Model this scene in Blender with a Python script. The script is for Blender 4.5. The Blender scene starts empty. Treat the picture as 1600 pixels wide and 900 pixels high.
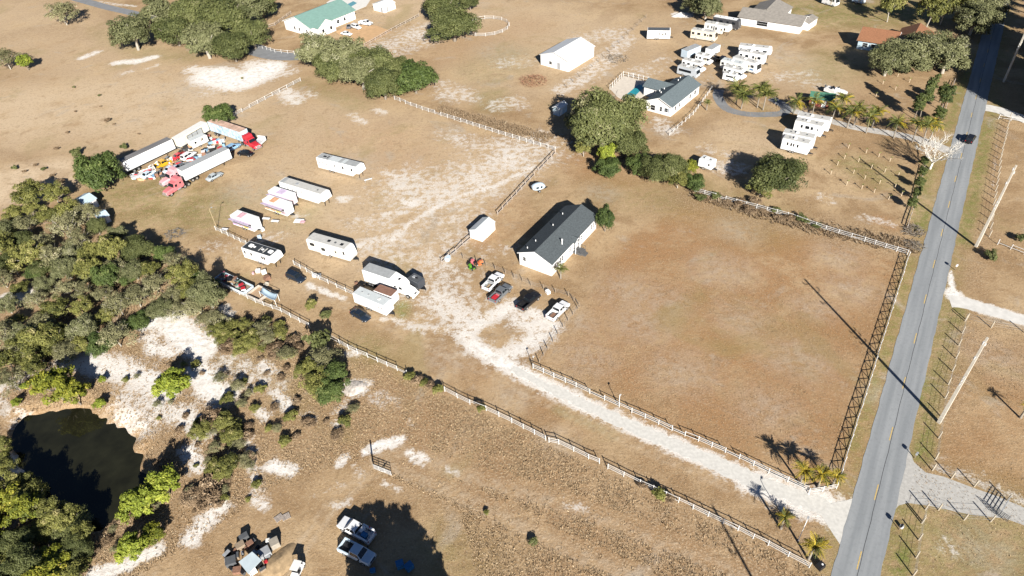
import bpy, math, random
import numpy as np
from mathutils import Matrix, Vector

random.seed(7)
rng = np.random.default_rng(7)
R = math.radians
scene = bpy.context.scene
col = scene.collection

# ------------------------------------------------------------------ camera
FPX, PITCH, ROLL, CAMH = 1058.0, R(40.7426), R(3.8917), 90.87
cp, sp, cr, sr = math.cos(PITCH), math.sin(PITCH), math.cos(ROLL), math.sin(ROLL)
_R = Vector((1, 0, 0)); _D = Vector((0, -sp, -cp)); FWD = Vector((0, cp, -sp))
RGT = cr * _R + sr * _D
DWN = -sr * _R + cr * _D
cam = bpy.data.cameras.new('camera')
cam.sensor_width = 36.0
cam.lens = FPX / 1600 * 36.0
cam.clip_start = 1.0
cam.clip_end = 6000.0
camo = bpy.data.objects.new('camera', cam)
col.objects.link(camo)
m = Matrix.Identity(4)
for i in range(3):
    m[i][0], m[i][1], m[i][2] = RGT[i], -DWN[i], -FWD[i]
m[2][3] = CAMH
camo.matrix_world = m
scene.camera = camo

# ------------------------------------------------------------------ sky, sun, exposure
SUN_EL, SUN_AZ = R(27.0), R(102.2)          # SUN_AZ: the way shadows fall, from +X
world = bpy.data.worlds.new('World')
scene.world = world
world.use_nodes = True
wn = world.node_tree
wn.nodes.clear()
sky = wn.nodes.new('ShaderNodeTexSky')
sky.sky_type = 'NISHITA'
sky.sun_disc = False
sky.air_density = 0.45
sky.dust_density = 0.15
sky.ozone_density = 2.5
sky.sun_elevation = SUN_EL
sky.sun_rotation = math.atan2(-math.cos(SUN_AZ), -math.sin(SUN_AZ))
bg = wn.nodes.new('ShaderNodeBackground')
bg.inputs['Strength'].default_value = 0.05
wo = wn.nodes.new('ShaderNodeOutputWorld')
wn.links.new(sky.outputs[0], bg.inputs[0])
wn.links.new(bg.outputs[0], wo.inputs[0])
sl = bpy.data.lights.new('sun', 'SUN')
sl.energy = 5.0
sl.angle = R(0.53)
sl.color = (1.0, 0.955, 0.88)
so = bpy.data.objects.new('sun', sl)
col.objects.link(so)
so.rotation_euler = Vector((math.cos(SUN_AZ) * math.cos(SUN_EL), math.sin(SUN_AZ) * math.cos(SUN_EL),
                            -math.sin(SUN_EL))).to_track_quat('-Z', 'Y').to_euler()
so.location = (20, -60, 120)
vs = scene.view_settings
vs.view_transform = 'Standard'
vs.look = 'None'
vs.gamma = 1.0
vs.use_curve_mapping = False
vs.exposure = 1.06
scene.cycles.max_bounces = 5
scene.cycles.diffuse_bounces = 1
scene.cycles.glossy_bounces = 2
scene.cycles.transparent_max_bounces = 4

# ------------------------------------------------------------------ where things stand
def G(px, py, z=0.0):
    """point of the level z that lies at a place measured on the survey picture"""
    px, py, z = float(px), float(py), float(z)
    v = (px - 800) / FPX * RGT + (py - 450) / FPX * DWN + FWD
    t = -(CAMH - z) / v.z
    return Vector((v.x * t, v.y * t, z))

# ------------------------------------------------------------------ materials
def s2l(c):
    c = c / 255.0
    return c / 12.92 if c <= 0.04045 else ((c + 0.055) / 1.055) ** 2.4

def K(r, g, b):
    return (s2l(r), s2l(g), s2l(b))

MATS = {}
def mat(name, c, rough=0.6, var=0.14, scale=2.0, metal=0.0, bump=0.0, spec=0.3, streak=None):
    if name in MATS:
        return MATS[name]
    mt = bpy.data.materials.new(name)
    mt.use_nodes = True
    nt = mt.node_tree
    b = nt.nodes['Principled BSDF']
    b.inputs['Roughness'].default_value = rough
    b.inputs['Metallic'].default_value = metal
    b.inputs['Specular IOR Level'].default_value = spec
    tc = nt.nodes.new('ShaderNodeTexCoord')
    mp = nt.nodes.new('ShaderNodeMapping')
    if streak:
        mp.inputs['Scale'].default_value = streak
    nz = nt.nodes.new('ShaderNodeTexNoise')
    nz.inputs['Scale'].default_value = scale
    nz.inputs['Detail'].default_value = 5
    nt.links.new(tc.outputs['Object'], mp.inputs[0])
    nt.links.new(mp.outputs[0], nz.inputs['Vector'])
    rp = nt.nodes.new('ShaderNodeMapRange')
    rp.inputs[1].default_value = 0.3
    rp.inputs[2].default_value = 0.7
    nt.links.new(nz.outputs[0], rp.inputs[0])
    mx = nt.nodes.new('ShaderNodeMix')
    mx.data_type = 'RGBA'
    mx.inputs[6].default_value = tuple(min(1, x * (1 - var)) for x in c) + (1,)
    mx.inputs[7].default_value = tuple(min(1, x * (1 + var)) for x in c) + (1,)
    nt.links.new(rp.outputs[0], mx.inputs[0])
    nt.links.new(mx.outputs[2], b.inputs['Base Color'])
    if bump:
        bp = nt.nodes.new('ShaderNodeBump')
        bp.inputs['Strength'].default_value = bump
        nt.links.new(nz.outputs[0], bp.inputs['Height'])
        nt.links.new(bp.outputs[0], b.inputs['Normal'])
    MATS[name] = mt
    return mt

def leafmat(name, dark, light, grey=None):
    """leaf colour runs with the clump's own tint"""
    if name in MATS:
        return MATS[name]
    mt = bpy.data.materials.new(name)
    mt.use_nodes = True
    nt = mt.node_tree
    b = nt.nodes['Principled BSDF']
    b.inputs['Roughness'].default_value = 0.65
    b.inputs['Specular IOR Level'].default_value = 0.25
    at = nt.nodes.new('ShaderNodeAttribute')
    at.attribute_name = 'tint'
    oi = nt.nodes.new('ShaderNodeObjectInfo')
    ad = nt.nodes.new('ShaderNodeMath')
    ad.operation = 'MULTIPLY_ADD'
    ad.inputs[1].default_value = 0.36
    nt.links.new(oi.outputs['Random'], ad.inputs[0])
    nt.links.new(at.outputs['Fac'], ad.inputs[2])
    cr_ = nt.nodes.new('ShaderNodeValToRGB')
    e = cr_.color_ramp.elements
    e[0].position = 0.12; e[0].color = dark + (1,)
    e[1].position = 0.85; e[1].color = light + (1,)
    if grey:
        x = cr_.color_ramp.elements.new(1.0)
        x.color = grey + (1,)
    nt.links.new(ad.outputs[0], cr_.inputs[0])
    nt.links.new(cr_.outputs[0], b.inputs['Base Color'])
    MATS[name] = mt
    return mt

WHITE = mat('white_paint', (0.78, 0.78, 0.77), 0.45, 0.05)
OFFW = mat('off_white_gelcoat', (0.70, 0.69, 0.65), 0.35, 0.06)
CREAM = mat('cream_panel', (0.66, 0.60, 0.49), 0.5, 0.08)
GLASS = mat('dark_window_glass', (0.012, 0.016, 0.02), 0.08, 0.2, spec=0.6)
BLACK = mat('black_plastic', (0.018, 0.018, 0.02), 0.5)
TYRE = mat('tyre_rubber', (0.02, 0.02, 0.02), 0.85)
RIM = mat('alloy_rim', (0.45, 0.45, 0.46), 0.3, metal=0.6)
CHROME = mat('bright_metal', (0.55, 0.56, 0.57), 0.3, metal=0.7)
GREYM = mat('grey_metal', (0.30, 0.31, 0.32), 0.5)
DGREY = mat('dark_grey_metal', (0.09, 0.095, 0.10), 0.5)
ROOFM = mat('grey_rv_roof', (0.32, 0.33, 0.33), 0.7, 0.12, 1.5)
ROOFW = mat('pale_rv_roof', (0.47, 0.46, 0.43), 0.65, 0.10, 1.5)
REDL = mat('red_lens', (0.35, 0.02, 0.02), 0.3)
LAMPL = mat('clear_lens', (0.6, 0.6, 0.58), 0.2)
WOOD = mat('weathered_timber', (0.26, 0.20, 0.14), 0.85, 0.25, 6)
BARK = mat('grey_bark', (0.20, 0.17, 0.135), 0.9, 0.3, 5)
TWIG = mat('pale_twigs', (0.34, 0.31, 0.26), 0.9, 0.25, 5)
PBARK = mat('palm_bark', (0.24, 0.21, 0.17), 0.9, 0.25, 5)
VINYL = mat('white_fence_vinyl', (0.54, 0.53, 0.51), 0.6, 0.2)
FWOOD = mat('grey_fence_board', (0.36, 0.31, 0.27), 0.85, 0.25, 4)

# ------------------------------------------------------------------ mesh helpers
class MB:
    def __init__(s):
        s.v = []; s.f = []
    def add(s, vs, fs):
        o = len(s.v)
        s.v += [tuple(v) for v in vs]
        s.f += [tuple(i + o for i in f) for f in fs]
        return s
    def box(s, x0, x1, y0, y1, z0, z1, tx=0.0, ty=0.0, fx=None):
        """box; tx, ty pull the top in; fx shifts the top along x"""
        d = fx or 0.0
        return s.add([(x0, y0, z0), (x1, y0, z0), (x1, y1, z0), (x0, y1, z0),
                      (x0 + tx + d, y0 + ty, z1), (x1 - tx + d, y0 + ty, z1),
                      (x1 - tx + d, y1 - ty, z1), (x0 + tx + d, y1 - ty, z1)],
                     [(3, 2, 1, 0), (4, 5, 6, 7), (0, 1, 5, 4), (1, 2, 6, 5), (2, 3, 7, 6), (3, 0, 4, 7)])
    def prism(s, prof, y0, y1):
        """profile in x, z drawn out along y"""
        n = len(prof)
        vs = [(x, y0, z) for x, z in prof] + [(x, y1, z) for x, z in prof]
        fs = [tuple(range(n)), tuple(range(2 * n - 1, n - 1, -1))]
        fs += [(i + n, (i + 1) % n + n, (i + 1) % n, i) for i in range(n)]
        return s.add(vs, fs)
    def flat(s, pts, z0, z1):
        """outline in x, y drawn up from z0 to z1"""
        n = len(pts)
        vs = [(p[0], p[1], z0) for p in pts] + [(p[0], p[1], z1) for p in pts]
        fs = [tuple(range(n - 1, -1, -1)), tuple(range(n, 2 * n))]
        fs += [(i, (i + 1) % n, (i + 1) % n + n, i + n) for i in range(n)]
        return s.add(vs, fs)
    def loft(s, secs):
        """rings of equal point count, capped"""
        n = len(secs[0])
        vs = [p for q in secs for p in q]
        fs = [tuple(range(n - 1, -1, -1)), tuple(range((len(secs) - 1) * n, len(secs) * n))]
        for k in range(len(secs) - 1):
            for i in range(n):
                j = (i + 1) % n
                fs.append((k * n + i, k * n + j, (k + 1) * n + j, (k + 1) * n + i))
        return s.add(vs, fs)
    def tube(s, pts, radii, n=6):
        secs = []
        pts = [Vector(p) for p in pts]
        for k, p in enumerate(pts):
            d = (pts[min(k + 1, len(pts) - 1)] - pts[max(k - 1, 0)]).normalized()
            a = d.orthogonal().normalized() if abs(d.z) < 0.95 else Vector((1, 0, 0))
            a = (a - d * a.dot(d)).normalized()
            b = d.cross(a)
            secs.append([p + (a * math.cos(2 * math.pi * i / n) + b * math.sin(2 * math.pi * i / n)) * radii[k]
                         for i in range(n)])
        return s.loft(secs)
    def disc(s, c, r, w, n=14, axis='y'):
        """short cylinder"""
        pts = [(math.cos(2 * math.pi * i / n) * r, math.sin(2 * math.pi * i / n) * r) for i in range(n)]
        if axis == 'y':
            A = [(c[0] + p[0], c[1] - w / 2, c[2] + p[1]) for p in pts]
            B = [(c[0] + p[0], c[1] + w / 2, c[2] + p[1]) for p in pts]
        elif axis == 'z':
            A = [(c[0] + p[0], c[1] + p[1], c[2]) for p in pts]
            B = [(c[0] + p[0], c[1] + p[1], c[2] + w) for p in pts]
        else:
            A = [(c[0] - w / 2, c[1] + p[0], c[2] + p[1]) for p in pts]
            B = [(c[0] + w / 2, c[1] + p[0], c[2] + p[1]) for p in pts]
        return s.loft([A, B])
    def plate(s, a, b, c, d, t):
        """a four-cornered plate with thickness t along its normal"""
        a, b, c, d = map(Vector, (a, b, c, d))
        n = (b - a).cross(d - a).normalized() * t
        return s.add([a, b, c, d, a + n, b + n, c + n, d + n],
                     [(3, 2, 1, 0), (4, 5, 6, 7), (0, 1, 5, 4), (1, 2, 6, 5), (2, 3, 7, 6), (3, 0, 4, 7)])
    def mesh(s, name, mt=None, smooth=False):
        me = bpy.data.meshes.new(name)
        me.from_pydata(s.v, [], s.f)
        if mt:
            me.materials.append(mt)
        if smooth:
            me.shade_smooth()
        return me
    def build(s, name, mt, parent=None, smooth=False, loc=None):
        return link(name, s.mesh(name, mt, smooth), parent, loc)

def link(name, me, parent=None, loc=None, rz=None, sc=None):
    o = bpy.data.objects.new(name, me)
    col.objects.link(o)
    if parent is not None:
        o.parent = parent
    if loc is not None:
        o.location = loc
    if rz is not None:
        o.rotation_euler = (0, 0, rz)
    if sc is not None:
        o.scale = sc
    return o

def thing(name, label, cat, loc, rz=0.0, group=None):
    o = link(name, None, None, loc, rz)
    o.empty_display_size = 0.5
    tag(o, label, cat, group)
    return o

def tag(o, label, cat, group=None, kind=None):
    if label: o['label'] = label
    if cat: o['category'] = cat
    if group: o['group'] = group
    if kind: o['kind'] = kind
    return o

def structure(name, me, loc=None):
    o = link(name, me, None, loc)
    o['kind'] = 'structure'
    return o
# ------------------------------------------------------------------ the ground
POND = [(22, 678), (40, 655), (80, 641), (120, 640), (165, 655), (184, 668), (200, 684), (212, 695), (222, 712), (219, 728), (224, 745), (214, 764),
        (200, 780), (186, 806), (168, 822), (150, 834), (136, 826), (118, 806), (96, 800), (78, 782), (58, 776), (46, 752), (30, 730), (27, 705)]
WATER_Z = -1.1
POND_W = np.array([G(*p, WATER_Z)[:2] for p in POND])
_pts = []
_r = random.Random(12)
for _i in range(len(POND_W)):
    _a, _b = POND_W[_i], POND_W[(_i + 1) % len(POND_W)]
    _n = max(1, int(np.linalg.norm(_b - _a) / 1.1))
    _d = (_b - _a) / max(np.linalg.norm(_b - _a), 1e-6)
    for _k in range(_n):
        _o = _r.uniform(-.65, .65) + .5 * math.sin(len(_pts) * .7)
        _pts.append(_a + (_b - _a) * _k / _n + np.array([-_d[1], _d[0]]) * _o)
POND_W = np.array(_pts)

def seg_dist(P, poly, closed):
    n = len(poly)
    best = np.full(len(P), 1e9)
    for i in range(n if closed else n - 1):
        a = poly[i]; b = poly[(i + 1) % n]
        ab = b - a
        t = np.clip(((P - a) @ ab) / max(ab @ ab, 1e-9), 0, 1)
        best = np.minimum(best, np.hypot(*(P - (a + t[:, None] * ab)).T))
    return best

def inside(P, poly):
    r = np.zeros(len(P), bool)
    n = len(poly)
    for i in range(n):
        (x1, y1), (x2, y2) = poly[i], poly[(i + 1) % n]
        if y1 == y2:
            continue
        c = ((y1 > P[:, 1]) != (y2 > P[:, 1])) & (P[:, 0] < (x2 - x1) * (P[:, 1] - y1) / (y2 - y1) + x1)
        r ^= c
    return r

def sdf(P, poly):
    d = seg_dist(P, poly, True)
    return np.where(inside(P, poly), -d, d)

def sst(a, b, x):
    t = np.clip((x - a) / (b - a), 0, 1)
    return t * t * (3 - 2 * t)

def ground_z(P):
    P = np.atleast_2d(np.asarray(P, float))
    z = np.zeros(len(P))
    near = (P[:, 0] > -110) & (P[:, 0] < -20) & (P[:, 1] > 30) & (P[:, 1] < 110)
    if near.any():
        d = sdf(P[near], POND_W)
        z[near] = -2.4 * (1 - sst(-3.2, 3.4, d))
    return z

def gz(x, y):
    return float(ground_z([(x, y)])[0])

def axis(lo, hi, step, far):
    a = list(np.arange(lo, hi + step / 2, step))
    s = step; x = hi; right = []
    while x < far:
        s *= 1.35; x += s; right.append(x)
    s = step; x = lo; left = []
    while x > -far:
        s *= 1.35; x -= s; left.append(x)
    return np.array(left[::-1] + a + right)

gx = axis(-240, 205, 0.7, 3000)
gy = axis(30, 345, 0.7, 3000)
XX, YY = np.meshgrid(gx, gy)
GP = np.c_[XX.ravel(), YY.ravel()]
NX, NY = len(gx), len(gy)

def W(pts):
    return np.array([G(*p)[:2] for p in pts])

def paint(mask, pts, w, soft, amt=1.0, closed=False):
    """soil mark: a strip of half-width w (closed: an area), fading over soft metres"""
    q = W(pts)
    lo = q.min(0) - w - soft; hi = q.max(0) + w + soft
    k = np.where((GP[:, 0] > lo[0]) & (GP[:, 0] < hi[0]) & (GP[:, 1] > lo[1]) & (GP[:, 1] < hi[1]))[0]
    if not len(k):
        return
    d = sdf(GP[k], q) if closed else seg_dist(GP[k], q, False)
    mask[k] = np.maximum(mask[k], amt * (1 - sst(w - soft, w + soft, d)))

N = len(GP)
sand = np.zeros(N); green = np.zeros(N); scrub = np.zeros(N); rust = np.zeros(N); pale = np.zeros(N); verge = np.zeros(N)
DRIVE = [(1330, 806), (1262, 785), (1180, 752), (1080, 707), (985, 665), (900, 626), (830, 591), (782, 566), (742, 541)]
paint(sand, DRIVE, 1.9, 1.7, .95)
paint(sand, DRIVE[:3], 3.2, 2.0, .8)
for pts, w, so_, a in [
    # round the drive's head and the parked vehicles
    ([(742, 541), (728, 522), (760, 498), (800, 478)], 2.6, 2.4, .75),
    ([(720, 520), (660, 510), (600, 497)], 1.3, 1.6, .62),
    ([(640, 445), (700, 440), (760, 470)], 7, 7, .45), ([(690, 470), (730, 500)], 5.5, 5, .66), ([(660, 500), (700, 490)], 4, 4, .5),
    ([(815, 500), (850, 520), (810, 545), (780, 555)], 3.2, 3, .72), ([(835, 490), (862, 512)], 2.4, 2, .75),
    ([(480, 445), (535, 466)], 1.0, .9, .72), ([(620, 500), (660, 520)], .9, .9, .6),
    ([(640, 440), (690, 450), (730, 450)], 3, 3, .5), ([(585, 405), (620, 415)], 2.5, 2.5, .45),
    # the bare track across the open lot
    ([(608, 380), (640, 350), (680, 325), (720, 305), (770, 292), (830, 262)], 1.6, 2.4, .74),
    ([(640, 290), (700, 300), (770, 260), (830, 235)], 12, 12, .56), ([(600, 390), (660, 340)], 8, 8, .42), ([(700, 380), (740, 340)], 7, 7, .4), ([(780, 230), (830, 250)], 7, 7, .56),
    ([(640, 330), (600, 340)], 3, 3, .45), ([(635, 315), (645, 318)], 3, 2.5, .66), ([(602, 334), (630, 332)], 1.6, 1.6, .6),
    ([(560, 385), (600, 372)], 3, 3, .55), ([(610, 410), (660, 400), (690, 420)], 5, 5, .5), ([(560, 350), (610, 350), (640, 380)], 5, 5, .45), ([(400, 380), (440, 370)], 3, 3, .4), ([(330, 385), (370, 395)], 4, 4, .35), ([(535, 310), (540, 312)], 2, 1.5, .6), ([(690, 345), (720, 342)], 3, 3, .5),
    ([(660, 300), (700, 290)], 2, 3, .5), ([(600, 270), (618, 275)], 2, 2, .58), ([(740, 330), (760, 335)], 3, 4, .45),
    ([(700, 395), (720, 380)], 3, 3, .4), ([(600, 310), (625, 300)], 2, 2, .5), ([(760, 395), (800, 385)], 3, 3, .38),
    ([(700, 212), (760, 232)], 6, 6, .42), ([(550, 180), (568, 192)], 1.8, 2, .62), ([(590, 172), (600, 176)], 2, 2, .6),
    ([(448, 145), (462, 158)], 4, 3.5, .66), ([(475, 145), (488, 150)], 2.5, 2.5, .55), ([(455, 335), (470, 340)], 2, 2, .4),
    # far left
    ([(330, 118), (375, 128), (415, 108)], 7.5, 6, 1.05), ([(300, 108), (350, 112)], 4, 4, .7), ([(430, 118), (455, 112)], 4, 4, .6), ([(320, 110), (350, 114)], 3, 3, .72), ([(395, 100), (420, 118)], 5, 5, .74),
    ([(183, 98), (215, 96), (240, 90)], 2.6, 2.2, .82), ([(130, 90), (150, 82)], 2.4, 2.2, .78), ([(230, 107), (245, 102)], 2, 2, .5),
    ([(320, 145), (325, 148)], 3, 3, .45), ([(195, 114), (205, 112)], 2, 2, .5), ([(150, 3), (210, 10)], 1.6, 1.5, .55),
    # beyond the green roofed house
    ([(595, 75), (640, 60), (665, 45)], 9, 8, .52), ([(620, 80), (660, 66)], 7, 6, .46), ([(700, 145), (720, 150)], 6, 5, .52),
    ([(690, 130), (740, 155)], 4, 4, .46), ([(780, 165), (800, 160)], 5, 4, .5), ([(790, 100), (820, 95)], 6, 6, .42),
    ([(880, 140), (930, 110), (980, 60)], 5, 4, .52), ([(920, 62), (960, 52)], 8, 6, .42), ([(1000, 115), (1015, 110)], 6, 5, .45),
    ([(1020, 100), (1040, 92)], 4, 4, .4), ([(830, 215), (845, 210)], 3, 2, .6), ([(812, 168), (820, 164)], 3, 2, .4),
    ([(1030, 190), (1045, 205)], 4, 3, .5), ([(1125, 260), (1150, 262)], 4, 3, .55), ([(1100, 230), (1140, 245)], 4, 4, .4),
    ([(1270, 130), (1250, 125)], 5, 5, .4), ([(1215, 120), (1260, 115)], 5, 5, .42), ([(1280, 305), (1298, 315)], 2, 2, .5),
    ([(1345, 340), (1395, 350)], 1.8, 1.8, .5), ([(1070, 95), (1100, 130)], 4, 4, .3), ([(1060, 23), (1072, 24)], 3, 2, .85),
    # banks of the pond and the scrub
    ([(238, 500), (262, 495), (290, 525), (320, 545)], 3.6, 2.4, .98), ([(236, 525), (240, 545), (270, 550)], 2.0, 1.8, .8),
    ([(110, 560), (180, 575), (240, 600), (255, 620)], 3.4, 2.6, .82), ([(210, 600), (200, 640), (230, 660)], 4.0, 3.2, .66),
    ([(250, 640), (290, 650), (330, 670)], 3.0, 2.6, .72), ([(310, 580), (330, 610), (350, 620)], 3.0, 2.4, .9),
    ([(360, 560), (395, 590), (430, 600)], 3.0, 3.0, .6), ([(0, 610), (40, 590)], 3, 3, .62), ([(0, 630), (30, 650)], 2, 2, .6),
    ([(0, 715), (25, 735)], 2.2, 1.6, .85), ([(10, 465), (50, 460)], 2.4, 1.8, .8), ([(295, 700), (310, 730)], 1.6, 1.6, .85),
    ([(150, 895), (200, 882), (245, 860)], 1.4, 1.2, .92), ([(300, 840), (335, 800), (345, 790)], 1.9, 1.8, .78),
    ([(390, 690), (405, 780)], 1.2, 1.3, .66), ([(425, 728), (455, 735)], 1.5, 1.1, .9), ([(400, 780), (412, 790)], 1.2, 1, .7),
    ([(545, 605), (565, 605)], 2.2, 1.5, .78), ([(590, 620), (610, 630)], 2.4, 2.4, .5), ([(530, 640), (545, 630)], 1.4, 1.4, .55),
    ([(430, 610), (450, 632)], 1.6, 1.4, .7), ([(480, 650), (490, 655)], 1.2, 1.2, .6), ([(525, 660), (530, 665)], .9, .8, .72),
    ([(405, 645), (415, 650)], 1.4, 1.4, .8), ([(640, 660), (642, 664)], .8, .8, .6), ([(410, 570), (425, 578)], 1.5, 1.5, .8),
    ([(545, 548), (556, 553)], 1.2, 1.2, .7), ([(425, 455), (430, 460)], 1, 1, .5), ([(350, 480), (360, 492)], 1.4, 1.2, .8),
    # wheel marks in the lower lot
    ([(572, 706), (590, 694), (628, 686)], .9, .8, .95), ([(585, 705), (622, 694)], .7, .7, .8), ([(640, 708), (665, 716)], .9, .7, .85),
    ([(640, 718), (660, 728)], .35, .4, .8), ([(528, 725), (540, 715)], 1.0, .7, .72), ([(555, 730), (565, 736)], .8, .8, .6),
    ([(600, 755), (625, 765)], .6, .6, .66), ([(695, 730), (715, 740)], .7, .7, .55), ([(500, 770), (560, 745)], 1.5, 2, .35),
    ([(520, 790), (545, 785)], .9, .9, .5), ([(880, 780), (900, 795)], .8, .8, .5), ([(900, 790), (920, 795)], .7, .7, .5),
    # east of the road
    ([(1490, 460), (1500, 470), (1540, 483), (1600, 500)], 1.8, .9, .98), ([(1485, 425), (1488, 455)], .55, .4, .9),
    ([(1480, 735), (1540, 755), (1600, 785)], 2.2, 2.0, .4), ([(1480, 855), (1490, 860)], 2, 2, .4),
    ([(1552, 300), (1560, 180)], .6, .6, .35), ([(1385, 800), (1372, 900)], .3, .4, .45),
]:
    paint(sand, pts, w, so_, a)
for pts, w, so_, a in [
    ([(200, 300), (260, 320), (330, 330)], 9, 8, .5), ([(1447, 330), (1437, 355)], 1.4, 1.2, .9),
    ([(1440, 560), (1445, 640)], .9, .8, .8), ([(1448, 710), (1452, 690)], .8, .8, .7), ([(1412, 860), (1405, 900)], 1.1, .8, .9),
    ([(1395, 640), (1400, 600)], .5, .5, .3), ([(1250, 20), (1340, 20), (1420, 15)], 14, 10, .66), ([(1290, 115), (1310, 95)], 9, 8, .35),
    ([(1500, 470), (1480, 540), (1455, 640), (1440, 710)], 1.5, 1.2, .75), ([(1545, 190), (1530, 270), (1505, 380)], 1.3, 1.2, .7), ([(1425, 400), (1380, 560), (1330, 700)], .8, .9, .5), ([(1455, 250), (1430, 340)], 1.2, 1.2, .8), ([(1510, 110), (1480, 200)], 1.3, 1.0, .6), ([(630, 490), (628, 478)], 1.6, 1.2, .75), ([(1480, 850), (1540, 840), (1600, 850)], 9, 6, .45), ([(470, 345), (480, 330)], 4, 4, .3),
    ([(1465, 475), (1445, 540)], 1.0, .8, .6), ([(760, 110), (790, 90)], 10, 8, .25), ([(430, 300), (450, 340)], 5, 5, .3),
    ([(770, 165), (770, 150)], 5, 4, .35), ([(1345, 260), (1380, 275)], 5, 4, .5), ([(950, 300), (1080, 320)], 6, 6, .28),
    ([(1150, 330), (1180, 345)], 9, 8, .3), ([(480, 130), (560, 165)], 4, 4, .3), ([(160, 50), (220, 80), (300, 90)], 5, 4, .3),
    ([(560, 555), (470, 610)], 5, 4, .5), ([(350, 540), (400, 560)], 5, 4, .5), ([(870, 640), (960, 680)], .8, .9, .45),
    ([(700, 860), (760, 880)], 5, 4, .25), ([(1560, 160), (1530, 260)], 1.5, 1.2, .5),
]:
    paint(green, pts, w, so_, a)
SCRUB = [(330, 480), (440, 490), (560, 555), (700, 620), (850, 692), (1000, 765), (1265, 890), (1400, 960), (760, 960),
         (720, 800), (560, 720), (430, 760), (330, 830), (120, 960), (-60, 960), (-60, 560), (60, 330), (250, 390)]
paint(scrub, SCRUB, 0, 3, .8, True)
for pts, w, so_, a in [([(600, 720), (700, 770), (900, 860), (1000, 905)], 3, 3, 1.), ([(900, 740), (1100, 830), (1200, 880)], 4, 3, 1.),
                       ([(1080, 310), (1230, 350), (1400, 385)], 4, 2.5, .9), ([(700, 175), (830, 205)], 3, 2, .8),
                       ([(1290, 345), (1400, 375)], 2.5, 2, 1.), ([(0, 235), (100, 275)], 1.5, 1.5, .7), ([(1552, 330), (1520, 440)], 2, 1.5, .5),
                       ([(1475, 660), (1500, 520)], 2.5, 2, .6), ([(0, 60), (60, 45), (150, 50)], 7, 6, .5)]:
    paint(scrub, pts, w, so_, a)
for pts, w, so_, a in [([(1330, 520), (1360, 470), (1380, 430)], 7, 7, .7), ([(1080, 640), (1250, 700), (1290, 640)], 9, 9, .7), ([(900, 250), (960, 285)], 6, 6, .6),
                       ([(1170, 560), (1220, 500), (1330, 560)], 8, 8, .6), ([(760, 370), (790, 330)], 5, 5, .55), ([(560, 600), (680, 660)], 6, 6, .5),
                       ([(830, 125), (835, 128)], 4, 3, .8), ([(640, 250), (560, 220)], 12, 10, .35), ([(700, 560), (900, 660)], 3, 3, .4),
                       ([(1390, 355), (1380, 345)], 2, 2, .9), ([(1570, 640), (1560, 720)], 8, 6, .35), ([(820, 40), (700, 80)], 12, 9, .3)]:
    paint(rust, pts, w, so_, a)
for pts, w, so_, a in [([(0, 180), (150, 160), (300, 170)], 28, 20, .8), ([(0, 20), (200, 130)], 25, 20, .5), ([(500, 180), (640, 220)], 14, 12, .55),
                       ([(300, 230), (420, 190)], 12, 10, .6), ([(0, 290), (60, 280)], 12, 6, 1.), ([(620, 10), (800, 30), (900, 60)], 25, 18, .6),
                       ([(1150, 215), (1200, 230)], 8, 7, .6), ([(480, 420), (600, 390)], 9, 8, .35)]:
    paint(pale, pts, w, so_, a)

paint(rust, [(860, 565), (1290, 755), (1400, 405), (1090, 312), (960, 380), (920, 480)], 0, 4, .85, True)
paint(rust, [(560, 560), (850, 700), (1250, 895), (900, 960), (700, 760), (540, 700)], 0, 4, .5, True)
paint(rust, [(1500, 520), (1620, 540), (1620, 780), (1470, 720)], 0, 3, .5, True)
paint(pale, [(430, 170), (560, 180), (870, 245), (700, 405), (640, 460), (500, 420), (350, 330), (420, 220)], 0, 9, .62, True)
paint(pale, [(640, 20), (1060, 20), (1050, 110), (900, 160), (700, 160)], 0, 9, .4, True)
paint(pale, [(1030, 30), (1340, 100), (1330, 160), (1120, 130)], 0, 8, .4, True)
paint(pale, [(1120, 185), (1240, 195), (1210, 240), (1100, 225)], 0, 6, .4, True)
bald = np.zeros(N)
for x_, y_, r_ in [(1000, 505, 6), (1040, 470, 5), (920, 560, 5), (1160, 500, 5), (1250, 560, 6), (1130, 420, 6), (980, 455, 6), (1200, 640, 5), (1330, 450, 5), (1060, 580, 6), (900, 500, 4), (1150, 360, 5),
                   (940, 300, 4), (1270, 480, 4), (1380, 620, 3), (1310, 400, 5), (700, 560, 4), (800, 620, 3), (870, 690, 3), (560, 250, 5), (380, 300, 5), (300, 140, 8), (780, 80, 8), (1230, 90, 7), (1560, 560, 5), (1540, 860, 4)]:
    paint(bald, [(x_ - 8, y_ - 2), (x_ + 8, y_ + 3)], r_ * .8, r_ * .8, .6)
rut = np.zeros(N)
for pts in ([(470, 448), (560, 490), (640, 530), (760, 585), (900, 655), (1040, 720), (1180, 785)], [(476, 442), (566, 484), (648, 522), (768, 577), (906, 648), (1046, 712), (1186, 777)],
            [(430, 900), (520, 775), (600, 722), (720, 772), (860, 842), (1010, 905)], [(448, 905), (532, 782), (604, 732), (714, 782), (850, 852), (990, 912)],
            [(570, 720), (630, 698), (720, 735), (900, 795), (1100, 872), (1200, 912)], [(580, 730), (634, 708), (712, 744), (890, 805), (1090, 882), (1180, 920)],
            [(700, 470), (640, 440), (580, 400), (520, 345), (480, 300), (420, 260)], [(770, 500), (720, 440), (700, 400), (720, 340), (800, 280)]):
    paint(rut, pts, .35, .5, .9)
ROAD_C = [(44.93 + 69.35 * t, 43.62 + 100.9 * t) for t in (-4, 4)]
rd = np.array([0.5664, 0.8241]); rn = np.array([0.8241, -0.5664]); r0 = np.array([44.75, 43.72])
def road_pt(along, off):
    return r0 + rd * along + rn * off
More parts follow.
